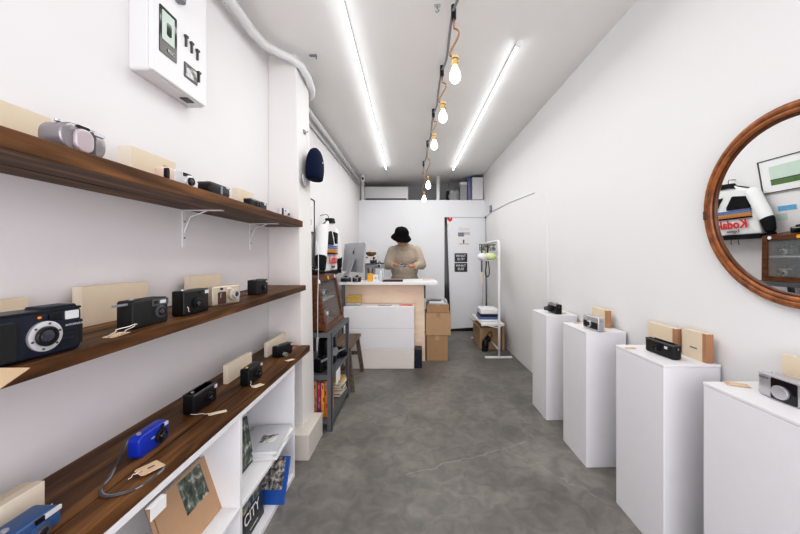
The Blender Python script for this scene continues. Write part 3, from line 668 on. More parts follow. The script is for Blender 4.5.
MB().rbox(.010, .090, 0.064, 0.124, -.081, -.0775, .003, 3).build('small_picture', 'darkgrey', f)
MB().rbox(.018, .082, 0.072, 0.116, -.0822, -.0808, .002, 3).build('picture_print', 'photo', f)
MB().cyl((.03, -.0815, .094), (.03, -.084, .094), .012).build('picture_dial', 'lightgrey', f)
MB().lathe([(.002, .0), (.017, .006), (.019, .022), (.010, .038), (.005, .05), (.002, .055)], 16, Matrix.Translation((-.028, -.092, .322))).build('bell_charm', 'midgrey', t, smooth=True)
MB().tube([(-.028, -.092, .37), (-.028, -.088, .42), (-.028, -.078, .43)], .0015, 6).build('charm_string', 'darkgrey', t)
MB().mm((.055, -.06, -.003), (.10, -.03, .001)).build('plug_socket', 'gloss', t)

# ------------------------------------------------------------------ cap on the column
t = thing('baseball_cap', 'navy baseball cap hanging from a hook on the white column side', 'cap', (-.775, 2.385, 1.962))
o = MB()
o.ball((0, 0, 0), 1, 24)
for v in o.bm.verts:
    u = v.co
    sq = lambda q: math.copysign(abs(q) ** .78, q)
    zz = max(u.z, -.55)
    v.co = Vector((.056 + .054 * sq(u.x), sq(u.y) * .105 + .016 * zz, .148 * zz - .034))
o.build('crown', 'navycloth', t, smooth='all')
o = MB(); pts = []
for k in range(17):
    a = PI * k / 16; pts.append((.070 * math.cos(a), -.075 * math.sin(a) ** .8))
o.prism(pts, -.003, .003)
br = o.build('brim', 'lightgrey', t, .002, smooth=False); br.rotation_euler = (0, 0, R(90)); br.location = (.006, -.045, -.10)
MB().ball((.056, .012, .115), (.008, .008, .004), 10).build('crown_button', 'navycloth', t, smooth='all')
text('NY', .03, 'lightgrey', t, (.112, .02, -.02), (PI / 2, 0, PI / 2), name='emblem') if False else MB().ball((.108, .01, .010), (.003, .008, .008), 10).build('emblem', 'lightgrey', t)
MB().tube([(.01, -.01, .10), (.006, -.012, .13), (.000, -.012, .215)], .003, 6).build('back_strap', 'lightgrey', t)
t = thing('wall_hook', 'small grey hook on the column holding the navy cap', 'hook', (-.790, 2.372, 2.185))
MB().mm((-.016, -.018, -.014), (.006, .018, .014)).build('plate', 'midgrey', t, .003)
MB().tube([(.005, 0, .0), (.022, 0, -.002), (.026, 0, .008)], .004, 8).build('prong', 'midgrey', t)
run('hanging_wire', 'thin white cord hanging down the back edge of the column', 'cord', [(-.735, 2.46, 1.42), (-.722, 2.478, 1.32), (-.722, 2.480, 1.20), (-.727, 2.478, .95), (-.727, 2.478, .70)], .0028, 'plasticwhite')

# ------------------------------------------------------------------ grey steel rack
RX0, RX1, RY0, RY1 = -.965, -.625, 2.49, 3.13
t = thing('steel_rack', 'grey angle steel rack with three shelves against the left wall behind the column', 'rack', (0, 0, 0))
for (x, y) in ((RX1, RY0), (RX1, RY1), (RX0, RY0), (RX0, RY1)):
    sx = -1 if x == RX1 else 1; sy = 1 if y == RY0 else -1
    l_ = MB().mm((x, y, 0), (x + sx * .034, y + sy * .004, .735)).mm((x, y, 0), (x + sx * .004, y + sy * .034, .735)).build('leg', 'rackmetal', t)
for z in (.735, .42, .09):
    MB().mm((RX0 + .004, RY0 + .004, z - .006), (RX1 - .004, RY1 - .004, z)).mm((RX0 + .004, RY0 + .002, z - .035), (RX1 - .003, RY0 + .006, z)) \
        .mm((RX1 - .006, RY0 + .004, z - .035), (RX1 - .002, RY1 - .004, z)).build('shelf', 'rackmetal', t)
MB().mm((RX1 - .001, 2.62, .40), (RX1 + .002, 2.76, .30)).build('label_sheet', 'paper', t)

# glass fronted display case on the rack
ct = thing('display_case', 'brown wooden display case with sloping glass front on the grey rack', 'display case', (0, 0, .737))
Ya, Yb = 2.50, 3.10; hb = .41
def face(y, u, v, off=0):      # point on the sloped front; u along z, returns
    return Vector((-.672 - .078 * v / hb + off, y, v))
def bar(Y1_, Z1_, Y2_, Z2_, th, o0, o1):
    pass
b_ = MB()
def fbar(b_, y1, y2, z1, z2, o0=-.02, o1=.008):
    P = [face(y1, 0, z1, o0), face(y1, 0, z1, o1), face(y2, 0, z1, o1), face(y2, 0, z1, o0), face(y1, 0, z2, o0), face(y1, 0, z2, o1), face(y2, 0, z2, o1), face(y2, 0, z2, o0)]
    b_.hexa(P)
fr = MB(); fbar(fr, Ya, Ya + .045, 0, hb); fbar(fr, Yb - .045, Yb, 0, hb); fbar(fr, Ya + .045, Yb - .045, 0, .042); fbar(fr, Ya + .045, Yb - .045, hb - .042, hb)
fr.build('front_frame', 'frame', ct, .003)
pn = MB(); fbar(pn, Ya + .045, Yb - .045, .042, hb - .042, -.010, -.006); pn.build('glass_pane', 'glass', ct)
bx_ = MB()
for (y1, y2) in ((Ya, Ya + .015), (Yb - .015, Yb)):
    bx_.hexa([(-.985, y1, 0), (-.69, y1, 0), (-.69, y2, 0), (-.985, y2, 0), (-.985, y1, hb), (-.77, y1, hb), (-.77, y2, hb), (-.985, y2, hb)])
bx_.mm((-.985, Ya, 0), (-.69, Yb, .015)).mm((-.985, Ya, hb - .015), (-.768, Yb, hb)).mm((-.988, Ya, 0), (-.980, Yb, hb))
bx_.build('carcass', 'frame', ct, .002)
MB().mm((-.979, Ya + .016, .016), (-.975, Yb - .016, hb - .016)).build('backing', 'darkgrey', ct)
MB().mm((-.975, Ya + .016, .205), (-.75, Yb - .016, .213)).build('glass_shelf', 'clear', ct)
for (y, z, m_) in ((2.535, .375, 'paper'), (2.80, .39, 'yellow'), (3.03, .39, 'paper')):
    p = face(y, 0, z, .0095); MB().cyl(p, p + Vector((.005, 0, .001)), .016, seg=16).build('round_sticker', m_, ct)
def small_camera(label, p, rotz, m_='black', lm='silver', w=.13, h=.08, d=.06, big=.028):
    return camera(label, p, rotz, w, h, d, body=m_, corner=.008, lens=(.5, .45, big, .05, lm, 'black'), hump=(.34, .66, .018, m_), accent=('silver' if m_ == 'black' else 'black', .78, .97), flash=None, vf=(.85, .88, .012, .007))
zc0 = .737 + .0155; zc1 = .737 + .214
small_camera('black and silver reflex camera at near end, bottom of the display case', (-.84, 2.64, zc0), PI / 2)
small_camera('silver folding camera in the middle bottom of the display case', (-.84, 2.83, zc0), PI / 2 + .1, 'silver')
small_camera('dark reflex camera at far end, bottom of the display case', (-.84, 3.02, zc0), PI / 2)
small_camera('dark camera at near end of the glass shelf in the display case', (-.87, 2.64, zc1), PI / 2, w=.12, h=.07)
small_camera('silver camera in the middle of the glass shelf in the display case', (-.87, 2.83, zc1), PI / 2, 'silver', w=.12, h=.07)
small_camera('grey camera at far end of the glass shelf in the display case', (-.87, 3.02, zc1), PI / 2, 'darkgrey', w=.12, h=.07)
small_camera('flat black camera standing on top of the display case', (-.88, 2.90, .737 + hb + .001), PI / 2, 'black', 'black', w=.12, h=.05, d=.05, big=.018)
# under the case
t = thing('black_bin', 'grey black rounded speaker in the rack beneath the display case', 'speaker', (-.74, 2.80, .422))
MB().lathe([(.06, 0), (.075, .01), (.078, .13), (.07, .20), (.03, .215)], 24).build('shell', 'black', t, smooth=True)
MB().cyl((.05, -.03, .1), (.08, -.045, .1), .035).build('cone', 'midgrey', t)
small_camera('black folding camera lying open on the middle rack shelf', (-.68, 2.96, .421), PI / 2 - .4, 'black', 'black', w=.12, h=.07)
small_camera('black camera at near end of the middle rack shelf', (-.73, 2.60, .421), PI / 2 - .3, 'black', 'black', w=.13, h=.10, d=.07)
for k in range(4):
    m_ = ['mustard', 'magenta', 'yellow', 'orange'][k]
    lab = ['mustard spined book, leftmost of the upright books on the bottom rack shelf', 'magenta spined book between the mustard and yellow ones on the rack', 'yellow patterned book between the magenta and orange ones on the rack', 'orange spined book, rightmost of the upright books on the bottom rack shelf'][k]
    t = thing('paperback', lab, 'book', (-.762 + .029 * k, 2.60, .091), -PI / 2, group='upright books on the bottom rack shelf')
    hh = .27 - .008 * (k % 3)
    MB().mm((-.10, -.014, 0), (.07, -.012, hh)).mm((-.10, .012, 0), (.07, .014, hh)).mm((.067, -.014, 0), (.070, .014, hh)).build('cover', m_, t)
    MB().mm((-.097, -.012, .003), (.067, .012, hh - .003)).build('pages', 'paper', t)
    for q in range(5):
        MB().mm((.0698, -.012 + .006 * (q % 3), .02 + .048 * q), (.0708, -.002 + .006 * (q % 3), .052 + .048 * q)).build('spine_patch', ['orange', 'magenta', 'purple', 'orange', 'magenta'][(q + k) % 5], t)
for k in range(5):
    t = thing('paperback', '%s in the book pile at far end of the bottom rack shelf' % ['brown book lowest', 'cream book second lowest', 'dark book', 'cream book second highest', 'olive book topmost'][k], 'book', (-.72, 2.99, .0915 + .026 * k), R(-6 + 5 * (k % 3)), group='pile of books on the bottom rack shelf')
    m_ = ['benchwood', 'cream', 'darkgrey', 'cream2', 'mustard'][k]
    MB().mm((-.075, -.10, 0), (.075, .10, .002)).mm((-.075, -.10, .021), (.075, .10, .023)).mm((-.075, -.1, 0), (-.073, .1, .023)).build('cover', m_, t)
    MB().mm((-.073, -.097, .002), (.072, .097, .021)).build('pages', 'cream2', t)

# wooden bench
t = thing('wooden_bench', 'worn brown wooden bench with splayed legs beyond the grey rack', 'bench', (-.745, 3.52, 0))
MB().mm((-.125, -.31, .398), (.115, .31, .425)).build('seat', 'benchwood', t, .004)
for sx in (-1, 1):
    for sy in (-1, 1):
        a = Vector((sx * .085, sy * .24, .398)); c = Vector((sx * .135, sy * .29, 0))
        MB().hexa([c + Vector((-.02, -.016, 0)), c + Vector((.02, -.016, 0)), c + Vector((.02, .016, 0)), c + Vector((-.02, .016, 0)),
                   a + Vector((-.02, -.016, 0)), a + Vector((.02, -.016, 0)), a + Vector((.02, .016, 0)), a + Vector((-.02, .016, 0))]).build('leg', 'benchwood', t, .002)
for sy in (-1, 1): MB().mm((-.10, sy * .262 - .01, .20), (.10, sy * .262 + .01, .235)).build('stretcher', 'benchwood', t)

# ------------------------------------------------------------------ framed picture, postcards, jacket on the left wall
t = thing('framed_picture', 'thin black framed landscape picture with a palm tree on the left wall', 'picture', (XL + .001, 3.0, 1.69), PI / 2)
MB().mm((-.25, -.018, -.16), (.25, -.0, -.152)).mm((-.25, -.018, .152), (.25, 0, .16)).mm((-.25, -.018, -.16), (-.242, 0, .16)).mm((.242, -.018, -.16), (.25, 0, .16)).build('frame', 'darkgrey', t)
MB().mm((-.242, -.010, -.152), (.242, -.002, .152)).build('mount', 'paper', t)
pr = MB().mm((-.16, -.012, -.09), (.16, -.010, .09)).build('print', 'paleGreen', t)
MB().mm((-.16, -.0128, -.09), (.16, -.012, -.045)).build('grass', 'green', pr)
MB().mm((-.16, -.0128, -.045), (.16, -.012, -.035)).build('horizon', 'darkgrey', pr)
MB().mm((-.122, -.0132, -.045), (-.118, -.012, .04)).build('palm_trunk', 'darkgrey', pr)
MB().ball((-.12, -.0126, .045), (.022, .0008, .012), 12).build('palm_crown', 'green', pr)
for k, (y, z, w_, h_, m_) in enumerate(((2.93, 1.43, .16, .055, 'skyblue'), (2.99, 1.35, .10, .075, 'paleGreen'))):
    t = thing('postcard', ['blue beach postcard pinned on the wall above the display case', 'pale green postcard pinned below the blue one'][k], 'postcard', (XL + .001, y + .14, z - .06), PI / 2)
    MB().mm((-w_ / 2, -.002, -h_ / 2), (w_ / 2, 0, h_ / 2)).build('card', 'paper', t)
    MB().mm((-w_ / 2 + .004, -.0026, -h_ / 2 + .004), (w_ / 2 - .004, -.002, h_ / 2 - .004)).build('picture', m_, t)

# jacket: local x along +Y world, -y towards room
jt = thing('varsity_jacket', 'white jacket with black panels, stripes and red lettering hanging on the left wall', 'jacket', (XL + .085, 3.50, 1.325), PI / 2)
def cloth(outline, y0, y1, vox=.012, it=6):
    b_ = MB(); b_.prism(outline, y0, y1); return b_
o = cloth([(-.27, -.17), (.27, -.17), (.28, .14), (.25, .27), (.10, .33), (.07, .35), (-.07, .35), (-.10, .33), (-.25, .27), (-.28, .14)], -.035, .035).build('body', 'jacketwhite', jt)
remesh(o, .014, 6)
tex = bpy.data.textures.new('folds', 'CLOUDS'); tex.noise_scale = .14
d = o.modifiers.new('d', 'DISPLACE'); d.texture = tex; d.strength = .018; d.mid_level = .5
for sx in (-1, 1):
    o = MB().cap((sx * .23, 0, .24), (sx * .30, -.01, .05), .062, .060).cap((sx * .30, -.01, .05), (sx * .325, -.015, -.02), .060, .058).build('sleeve', 'jacketwhite', jt); remesh(o, .012, 6)
    o = MB().cap((sx * .33, -.015, -.03), (sx * .345, -.02, -.13), .058, .046).build('cuff_sleeve', 'jacketblack', jt); remesh(o, .012, 4)
    MB().cyl((sx * .346, -.02, -.165), (sx * .348, -.02, -.205), .040, .036).build('cuff', 'jacketblack', jt)
yj = -.052
MB().mm((-.265, -.040, -.215), (.265, .03, -.165)).build('hem', 'jacketblack', jt, .008)
MB().prism([(-.10, .315), (-.05, .375), (.06, .385), (.10, .335), (.04, .33), (-.04, .33)], -.05, .02).build('collar', 'jacketblack', jt, .004)
MB().prism([(-.22, .10), (-.20, .22), (-.06, .24), (.02, .13), (.02, .10)], yj, yj + .03).build('chest_panel', 'jacketblack', jt, .002)
MB().prism([(.05, .24), (.20, .235), (.19, .12), (.14, .12)], yj, yj + .03).build('chest_panel', 'jacketblack', jt, .002)
for k, m_ in enumerate(('stripeblue', 'purple', 'mustard', 'orange', 'jacketblack')):
    z = .088 - .019 * k; MB().mm((-.22, yj, z - .008), (.20, yj + .03, z + .0055)).build('stripe', m_, jt)
text('Kodak', .125, 'red', jt, (-.01, yj - .0005, -.055), bold=.003, name='lettering', ext=.0004)
text('Express', .045, 'darkgrey', jt, (-.01, yj - .001, -.125), name='lettering', ext=.002)
MB().tube([(-.2, 0, .30), (0, 0, .37), (.2, 0, .30)], .006).build('hanger', 'black', jt)
MB().tube([(0, 0, .37), (0, 0, .40), (.01, .02, .42), (0, .045, .415)], .003).build('hanger_hook', 'black', jt)
for sx in (-.05, .03): MB().tube([(sx, -.04, -.20), (sx + .01, -.045, -.25), (sx, -.045, -.27)], .003).build('draw_cord', 'jacketblack', jt)
tag(MB().cyl((XL, 3.50, 1.735), (XL + .04, 3.50, 1.742), .005).build('wall_peg', 'midgrey'), 'short metal peg from which the jacket hangs', 'peg')

# ------------------------------------------------------------------ counter
t = thing('counter_table', 'counter desk with white top and pale plywood front at the back', 'desk', (0, 0, 0))
ZC = 1.0
MB().mm((-.93, 4.02, ZC - .035), (.26, 4.60, ZC)).build('tabletop', 'white', t, .003)
MB().hexa([(-.90, 4.185, .0), (.115, 4.185, .0), (.115, 4.205, .0), (-.90, 4.205, 0), (-.90, 4.185, ZC - .036), (.098, 4.185, ZC - .036), (.098, 4.205, ZC - .036), (-.90, 4.205, ZC - .036)]).build('front_panel', 'ply', t, .001)
for (x, y) in ((-.88, 4.06), (-.88, 4.55), (.05, 4.55)): MB().mm((x - .018, y - .018, 0), (x + .018, y + .018, ZC - .035)).build('leg', 'rackmetal', t)
MB().mm((.098, 4.22, .78), (.12, 4.45, .93)).build('side_box', 'darkgrey', t)
ZB = .72
t = thing('display_plinth', 'low white painted cabinet standing before the plywood counter front', 'cabinet', (0, 0, 0))
YB = 3.895
MB().mm((-.84, YB + .004, .0), (-.022, 4.17, ZB - .012)).build('carcass', 'white', t, .003)
MB().mm((-.845, YB, ZB - .012), (-.018, 4.172, ZB)).build('top', 'white', t, .002)
for (a, c) in ((.0, .225), (.231, .46), (.466, ZB - .014)): MB().mm((-.842, YB - .003, a + .002), (-.022, YB + .006, c)).build('front_board', 'white' if a else 'plinthboard', t, .002)
tag(MB().mm((-.016, YB + .02, 0), (.070, YB + .20, .215)).build('dark_case', 'navy', bevel=.006), 'small dark blue grey box on floor right of the white cabinet', 'box')
t = thing('letter_tray', 'grey metal strip lying on the white cabinet top', 'ruler', (-.37, 4.0, ZB)); MB().mm((-.08, -.02, 0), (.08, .02, .006)).build('body', 'midgrey', t); MB().mm((-.075, -.015, .006), (.075, .015, .008)).build('inset', 'lightgrey', t)
t = thing('flyer', 'pink flyer with red print on the right of the white cabinet top', 'flyer', (-.115, 4.02, ZB)); MB().mm((-.085, -.07, 0), (.085, .07, .004)).build('sheet', 'pinkpaper', t); MB().mm((-.06, -.01, .004), (.06, .02, .005)).build('print', 'red', t); MB().mm((.02, -.05, .004), (.07, -.03, .0045)).build('print', 'red', t)
t = thing('straw_basket', 'yellow woven basket in a clear tub on the white cabinet', 'basket', (-.745, 4.02, ZB))
MB().mm((-.085, -.07, .0), (.085, .07, .035)).build('tub', 'clear', t, .006)
MB().rbox(-.075, .085, .036, .115, -.065, .065, .012).build('basket', 'mustard', t, .006)
MB().rbox(-.08, .09, .105, .120, -.07, .07, .006).build('rim', 'mustard', t, .004)

# items on the counter top
def W2(x, Y): return (x - VX) * Y / FPX
# desktop computer
t = thing('desktop_computer', 'silver all-in-one computer seen from behind on the counter left', 'computer', (-.815, 4.26, ZC), rotz=R(-52))
t.scale = (1.1, 1.1, 1.12)
# local -y = back of the screen facing the viewer
tm = Matrix.Rotation(R(-8), 4, 'X')
o = MB().rbox(-.255, .255, .10, .43, -.012, .010, .012).build('screen_housing', 'alu', t, .005, 3); o.rotation_euler = (R(-6), 0, 0)
o2 = MB().rbox(-.245, .245, .14, .42, .010, .012, .004).build('display', 'gloss', t); o2.rotation_euler = (R(-6), 0, 0)
MB().hexa([(-.09, -.10, 0), (.09, -.10, 0), (.09, .08, 0), (-.09, .08, 0), (-.09, -.10, .008), (.09, -.10, .008), (.09, .08, .008), (-.09, .08, .008)]).build('stand_base', 'alu', t, .003)
MB().hexa([(-.07, -.10, .004), (.07, -.10, .004), (.07, -.092, .004), (-.07, -.092, .004), (-.07, -.005, .24), (.07, -.005, .24), (.07, .003, .24), (-.07, .003, .24)]).build('stand_neck', 'alu', t, .002)
lg = MB().ball((0, -.0125, .32), (.022, .001, .024), 16).ball((.008, -.0125, .354), (.006, .001, .010), 10, rot=(0, .5, 0)).build('fruit_emblem', 'gloss', t); lg.rotation_euler = (R(-6), 0, 0)
MB().ball((.024, -.0135, .325), (.009, .0012, .010), 12).build('emblem_bite', 'alu', lg)
MB().tube(smooth_pts([(-.02, -.03, .13), (-.03, -.13, .05), (-.07, -.15, .004), (-.12, -.12, .004)]), .004).build('power_cable', 'plasticwhite', t)
def dcam(label, x, y_, Y, rz, **k):
    p = Vector((W2(x, Y), Y, ZC)); return small_camera(label, p, rz, **k)
dcam('black camera at left front corner of the counter under the computer', 346, 0, 4.065, .1, w=.12, h=.055, d=.05, big=.022, lm='black')
dcam('black camera with silver top right of another, below the computer', 357, 0, 4.065, -.1, w=.10, h=.06, d=.05, big=.022)
t = thing('film_box', 'small yellow film box at the counter front edge', 'box', (W2(361.5, 4.08), 4.08, ZC), .2); MB().mm((-.03, -.015, 0), (.03, .015, .022)).build('carton', 'yellow', t, .001); MB().mm((-.012, -.0156, .004), (.02, -.0148, .018)).build('print', 'paper', t)
t = thing('pen_holder', 'yellow square pen holder full of pens on the counter', 'pen holder', (W2(370.3, 4.12), 4.12, ZC))
MB().mm((-.032, -.03, 0), (.032, .03, .10)).build('cup', 'yellow', t, .003)
for k in range(7):
    a = k * 2.4; x, y = .018 * math.cos(a), .018 * math.sin(a)
    MB().cyl((x, y, .06), (x * 2.1, y * 1.8, .15 + .012 * (k % 3)), .0045, seg=8).build('pen', ['darkgrey', 'black', 'mustard', 'black', 'blue', 'darkgrey', 'red'][k], t)
t = thing('note_holder', 'white card holder with small round grey mark beside the pen holder', 'card holder', (W2(375.8, 4.10), 4.10, ZC))
MB().mm((-.032, -.012, 0), (.030, .012, .085)).build('box', 'paper', t, .003)
MB().lathe([(.014, 0), (.014, .001), (.009, .001), (.009, 0)], 20, Matrix.Translation((0, -.012, .042)) @ Matrix.Rotation(PI / 2, 4, 'X')).build('round_mark', 'lightgrey', t)
t = thing('spray_bottle', 'small clear bottle with white cap on the counter', 'bottle', (W2(380.6, 4.13), 4.13, ZC))
MB().lathe([(.02, 0), (.022, .005), (.022, .08), (.012, .095), (.010, .10)], 20).build('bottle_body', 'clear', t, smooth=True)
MB().lathe([(.012, .10), (.012, .125), (.008, .13)], 16).build('cap', 'plasticwhite', t, smooth=True)
t = thing('cutting_mat', 'dark red brown leather tray at the middle of the counter', 'tray', (W2(393, 4.13), 4.13, ZC))
MB().mm((-.12, -.085, 0), (.12, .085, .006)).build('base', 'browngrip', t)
MB().mm((-.12, -.085, .006), (.12, -.078, .018)).mm((-.12, .078, .006), (.12, .085, .018)).mm((-.12, -.085, .006), (-.113, .085, .018)).mm((.113, -.085, .006), (.12, .085, .018)).build('rim', 'browngrip', t)
t = thing('notepad', 'cream notepad on the right side of the counter top', 'notepad', (W2(429.5, 4.35), 4.35, ZC)); MB().mm((-.09, -.05, 0), (.09, .05, .007)).build('pages', 'cream', t, .001); MB().mm((-.09, .045, .007), (.09, .05, .009)).build('binding', 'creamedge', t)
t = thing('paper_sheet', 'white sheet of paper beside the leather tray', 'paper', (W2(409, 4.2), 4.2, ZC), .1); MB().mm((-.07, -.05, 0), (.07, .05, .0015)).build('sheet', 'paper', t); MB().mm((-.05, -.03, .0015), (.05, .03, .0018)).build('print', 'lightgrey', t)
# tiered stand with things behind the computer
t = thing('desk_organizer', 'grey desk organiser tower behind the computer', 'organiser', (W2(372, 4.45), 4.45, ZC))
MB().mm((-.085, -.06, 0), (.038, .07, .20)).build('base_box', 'midgrey', t, .006)
MB().mm((-.08, -.05, .20), (.037, .06, .215)).build('tray', 'darkgrey', t)
for xa in (-.075, .020): MB().mm((xa, -.03, .215), (xa + .015, .05, .30)).build('post', 'darkgrey', t)
MB().mm((-.10, -.07, .300), (.07, .07, .312)).build('shelf', 'cream', t)
t = thing('woven_bowl', 'brown woven bowl on top of the desk organiser', 'bowl', (W2(371, 4.45), 4.45, ZC + .3125))
MB().lathe([(.03, 0), (.06, .015), (.072, .05), (.066, .05), (.05, .02), (.01, .012)], 24).build('bowl', 'benchwood', t, smooth=True)
MB().ball((0, 0, .045), (.058, .05, .022), 16).build('cloth', 'mustard', t, smooth='all')
t = thing('white_card', 'small white card propped before the desk organiser shelf', 'card', (W2(366, 4.36), 4.37, ZC + .2165)); MB().mm((-.035, -.003, .0), (.03, 0, .07)).build('card', 'paper', t)
small_camera('black camera sitting inside the desk organiser', (W2(373.5, 4.45), 4.45, ZC + .216), .1, w=.09, h=.055, d=.05, big=.02, lm='black')
t = thing('plastic_container', 'translucent plastic drawer tower beside the person', 'container', (W2(379.5, 4.46), 4.46, ZC))
MB().mm((-.055, -.06, 0), (.065, .06, .15)).build('drawer_tower', 'clear', t, .006)
for z in (.05, .10): MB().mm((-.05, -.063, z), (.06, -.059, z + .003)).build('drawer_edge', 'lightgrey', t)
small_camera('grey camera with pale round lens on the translucent drawer tower', (W2(379.5, 4.45), 4.45, ZC + .151), 0, 'midgrey', 'lightgrey', w=.125, h=.075, d=.05, big=.026)

# ------------------------------------------------------------------ person
PX, PY = W2(404.5, 4.83), 4.83
pt = thing('person', 'person in black bucket hat and beige sweater looking down at a camera in hands', 'person', (PX, PY, 0))
# joint positions, local (facing -y)
hipL, hipR = Vector((.09, .05, .90)), Vector((-.09, .05, .90))
chest = Vector((0, .02, 1.30)); neck = Vector((-.01, -.02, 1.445)); head = Vector((-.040, -.105, 1.555))
sh = {1: Vector((.168, .01, 1.385)), -1: Vector((-.168, .01, 1.385))}
el = {1: Vector((.245, -.03, 1.19)), -1: Vector((-.235, -.04, 1.185))}
wr = {1: Vector((.135, -.22, 1.175)), -1: Vector((-.135, -.22, 1.19))}
hd = {1: Vector((.090, -.262, 1.172)), -1: Vector((-.098, -.262, 1.192))}
b_ = MB()
b_.ball((0, .04, .93), (.165, .115, .13)); b_.ball((0, .03, 1.12), (.150, .10, .16)); b_.ball((0, .02, 1.32), (.175, .11, .15))
b_.cap((0, .01, 1.40), neck + Vector((0, -.02, .02)), .06, .055)
b_.ball(head + Vector((0, .012, .02)), (.078, .096, .105)); b_.ball(head + Vector((0, -.045, -.055)), (.052, .05, .055))   # skull, jaw
b_.ball(head + Vector((0, -.098, -.02)), (.012, .018, .018)); b_.ball(head + Vector((0, -.088, -.062)), (.024, .012, .009))
for sx in (-1, 1):
    b_.ball(head + Vector((sx * .080, .012, -.01)), (.012, .02, .032))
    b_.cap(sh[sx], el[sx], .052, .042); b_.cap(el[sx], wr[sx], .040, .026)
    b_.ball(hd[sx], (.036, .042, .018), rot=(0, .5 * sx, sx * .5))
    b_.cap(wr[sx], hd[sx], .024, .026)
    # four fingers reaching inwards round the camera, unequal and bent
    for k in range(4):
        base = hd[sx] + Vector((-sx * .016, -.030 + .019 * k, -.006 + .003 * k))
        L = (.034, .040, .038, .030)[k]
        mid_ = base + Vector((-sx * L, -.010 + .002 * k, -.012)); tip = mid_ + Vector((-sx * L * .55, .006, .010 + .004 * k))
        b_.cap(base, mid_, .0095, .0088); b_.cap(mid_, tip, .0088, .0078)
    tb = hd[sx] + Vector((-sx * .004, -.020, .014)); tm_ = tb + Vector((-sx * .030, -.012, .018)); b_.cap(tb, tm_, .012, .0105); b_.cap(tm_, tm_ + Vector((-sx * .022, .002, -.002)), .0105, .009)
    hip = Vector((sx * .09, .05, .88)); kn = Vector((sx * .10, .03, .48)); an = Vector((sx * .11, .06, .09))
    b_.cap(hip, kn, .082, .055); b_.cap(kn, an, .053, .036); b_.cap(an + Vector((0, .02, -.045)), an + Vector((0, -.15, -.058)), .038, .032)
o = b_.build('body', 'skin', pt); remesh(o, .0065, 3)
b_ = MB()
b_.ball((0, .035, .98), (.205, .14, .13)); b_.ball((0, .03, 1.12), (.200, .13, .17)); b_.ball((0, .02, 1.30), (.200, .130, .165))
b_.cap((-.09, .01, 1.405), (.09, .01, 1.405), .080, .080); b_.cap((0, .0, 1.42), (-.008, -.025, 1.468), .098, .068)
for sx in (-1, 1):
    b_.cap(sh[sx], el[sx], .078, .070); b_.cap(el[sx], wr[sx] + (el[sx] - wr[sx]) * .16, .066, .046)
    b_.cap((sx * .10, .03, 1.32), sh[sx] + Vector((-sx * .01, 0, -.01)), .10, .070)
o = b_.build('sweater', 'sweater', pt); remesh(o, .010, 4)
d = o.modifiers.new('d', 'DISPLACE'); tex = bpy.data.textures.new('knit', 'CLOUDS'); tex.noise_scale = .08; d.texture = tex; d.strength = .014; d.mid_level = .5
b_ = MB(); b_.lathe([(.06, 0), (.068, .0), (.070, .014), (.066, .024), (.060, .024)], 28, Matrix.Translation((-.012, -.040, 1.485)) @ Matrix.Rotation(R(16), 4, 'X')); b_.build('collar', 'sweater', pt, smooth='all')
b_ = MB(); b_.ball((0, .045, .92), (.18, .13, .12))
for sx in (-1, 1): b_.cap((sx * .09, .05, .88), (sx * .10, .03, .48), .098, .078); b_.cap((sx * .10, .03, .48), (sx * .11, .055, .11), .076, .062)
remesh(b_.build('trousers', 'trousers', pt), .014, 3)
for sx in (-1, 1): MB().rbox(-.05, .05, 0, .07, -.14, .14, .02).build('shoe', 'white', pt, .02, 3, loc=(sx * .11, -.01, .0))
hm = Matrix.Translation(head + Vector((0, -.026, .040))) @ Matrix.Rotation(R(10), 4, 'Y') @ Matrix.Rotation(R(26), 4, 'X')
b_ = MB(); b_.ball(head + Vector((0, .03, .015)), (.088, .098, .10)); remesh(b_.build('hair', 'hair', pt), .012, 2)
# eyes looking down under the brim
for sx in (-1, 1): MB().ball(head + Vector((sx * .030, -.080, -.002)), (.013, .006, .005), 12).build('eye', 'gloss', pt)
b_ = MB().lathe([(.146, -.040), (.152, -.034), (.112, .008), (.102, .024), (.098, .080), (.086, .106), (.055, .120), (.001, .122)], 36, hm)
for v in b_.bm.verts:
    pass
o = b_.build('bucket_hat', 'hatblack', pt, smooth='all')
tex = bpy.data.textures.new('felt', 'CLOUDS'); tex.noise_scale = .07
sb = o.modifiers.new('sub', 'SUBSURF'); sb.levels = 1; sb.render_levels = 1
d = o.modifiers.new('d', 'DISPLACE'); d.texture = tex; d.strength = .022; d.mid_level = .5
small_camera('small grey camera held in the hands of the person', (PX + .0, PY - .290, 1.150), .25, 'midgrey', 'silver', w=.10, h=.06, d=.035, big=.02)

# ------------------------------------------------------------------ cardboard boxes right of the counter
def carton(label, x0, x1, y0, y1, z0, z1, m, open_=False):
    t = thing('cardboard_box', label, 'box', ((x0 + x1) / 2, (y0 + y1) / 2, z0)); a, c, h = (x1 - x0) / 2, (y1 - y0) / 2, z1 - z0
    MB().mm((-a, -c, 0), (a, c, h - .003)).build('carton', m, t, .003)
    MB().mm((-a, -c - .001, h - .003), (-.002, c + .001, h)).mm((.002, -c - .001, h - .003), (a, c + .001, h)).build('flap', m, t)
    MB().mm((-.025, -c - .0015, h * .80), (.025, -c, h)).mm((-.025, -c, h), (.025, c, h + .0006)).build('tape', 'card2' if m == 'card' else 'card', t)
    return t
carton('tall brown cardboard box on the floor, lowest of the stack by the counter', .135, .40, 4.20, 4.50, 0, .318, 'card')
carton('wide cardboard box in the middle of the stack by the counter',   .122, .435, 4.19, 4.52, .320, .60, 'card2')
carton('low cardboard box on top of the stack by the counter', .135, .415, 4.20, 4.48, .602, .70, 'card')
t = thing('document_tray', 'grey tray of papers on top of the cardboard box stack', 'tray', (.27, 4.34, .7015))
